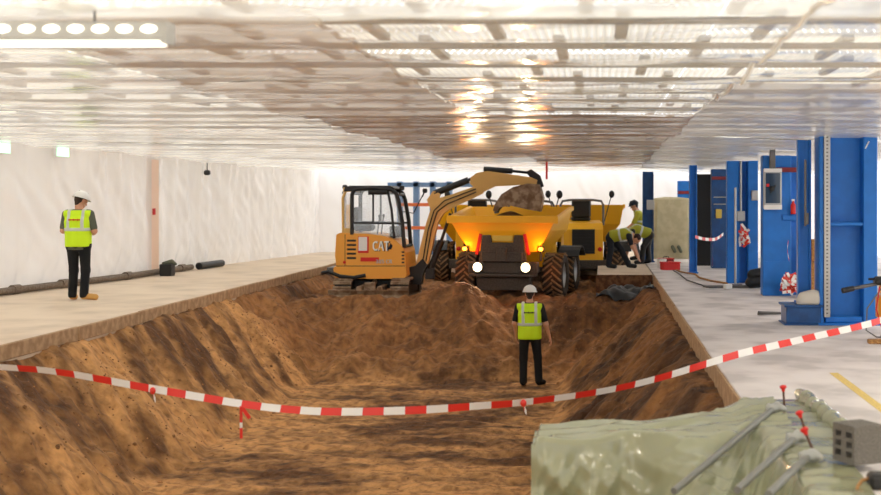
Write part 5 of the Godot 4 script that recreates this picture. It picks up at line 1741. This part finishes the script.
	o = thing("cable_reel_foot", "black rubber foot with a looped cord at the lower right corner", "foot", W(1.60, 0.0, 7.32))
	mb = MB.new()
	mb.box(Vector3(0.06, 0.045, 0), Vector3(0.18, 0.09, 0.14), Basis(), 0.02)
	put("pad", mb, M.dark, o)
	mb = MB.new()
	mb.tube([Vector3(-0.02, 0.06, 0), Vector3(-0.07, 0.05, 0.02), Vector3(-0.10, 0.02, 0.04), Vector3(-0.12, 0.02, 0.12)], 0.01, 6)
	put("cord", mb, M.wood, o)

func _ready() -> void:
	noise.noise_type = FastNoiseLite.TYPE_SIMPLEX_SMOOTH
	noise.seed = 5; noise.frequency = 0.01; noise.fractal_octaves = 2
	rng.seed = 12
	# camera: eye 1.7 m above the concrete, level, lens shifted
	var F := 1250.0
	var cam := Camera3D.new()
	cam.name = "camera"
	cam.position = Vector3(0, 1.7, 0)
	cam.projection = Camera3D.PROJECTION_FRUSTUM
	cam.near = 0.1
	cam.far = 200.0
	cam.size = 495.0 / F * cam.near
	cam.frustum_offset = Vector2((440.5 - 600.0) / F, (198.0 - 247.5) / F) * cam.near
	var at := CameraAttributesPhysical.new()
	at.frustum_focal_length = 50.0
	at.frustum_near = 0.1
	at.frustum_far = 200.0
	at.frustum_focus_distance = 19.0
	at.exposure_aperture = 1.8
	cam.attributes = at
	add_child(cam)
	cam.current = true
	# overcast daylight outside; it comes in through the sheeting and the ceiling panels
	var we := WorldEnvironment.new()
	we.name = "environment"
	var e := Environment.new()
	var sky := Sky.new()
	var sm := ProceduralSkyMaterial.new()
	sm.sky_top_color = Color(0.93, 0.965, 1.0); sm.sky_horizon_color = Color(0.94, 0.97, 1.0)
	sm.ground_bottom_color = Color(0.70, 0.69, 0.68); sm.ground_horizon_color = Color(0.84, 0.83, 0.82)
	sm.sky_energy_multiplier = 1.0
	sky.sky_material = sm
	e.background_mode = Environment.BG_SKY
	e.sky = sky
	e.background_energy_multiplier = 2.7
	e.tonemap_mode = Environment.TONE_MAPPER_LINEAR
	e.tonemap_exposure = 1.78
	e.sdfgi_enabled = true; e.ssao_enabled = true; e.ssil_enabled = true
	we.environment = e
	add_child(we)
	materials()
	M.lamp = glow(1.0, 0.88, 0.70, 4.0)
	M.pale_bag = mat(0.82, 0.79, 0.74, 0.8)
	M.maroon = mat(0.48, 0.10, 0.13, 0.5)
	M.lamp_body = mat(0.72, 0.71, 0.68, 0.6)
	M.lamp_amber = glow(1.0, 0.55, 0.14, 7.0)
	M.tube_glow = glow(1.0, 0.97, 0.90, 1.6)
	M.sign_glow = glow(0.72, 0.97, 0.80, 0.9)
	M.glass_dark = mat(0.20, 0.26, 0.32, 0.1)
	M.rack_blue = mat(0.42, 0.55, 0.72, 0.5)
	M.orange_beam = mat(0.88, 0.45, 0.25, 0.5)
	M.steel_grey = mat(0.46, 0.46, 0.44, 0.5)
	M.galv_dull = mat(0.62, 0.62, 0.60, 0.5)
	M.rust = mat(0.34, 0.22, 0.15, 0.8)
	M.skip_soil = textured(mat(0.76, 0.58, 0.40, 0.95), grain(0.05, 3, [0.3, 0.7], [Color(0.75, 0.7, 0.65), Color(1, 1, 1)], 6), 2.0)
	build_setting()
	build_machines()
	build_people()
	build_left()
	build_right()
	build_front()
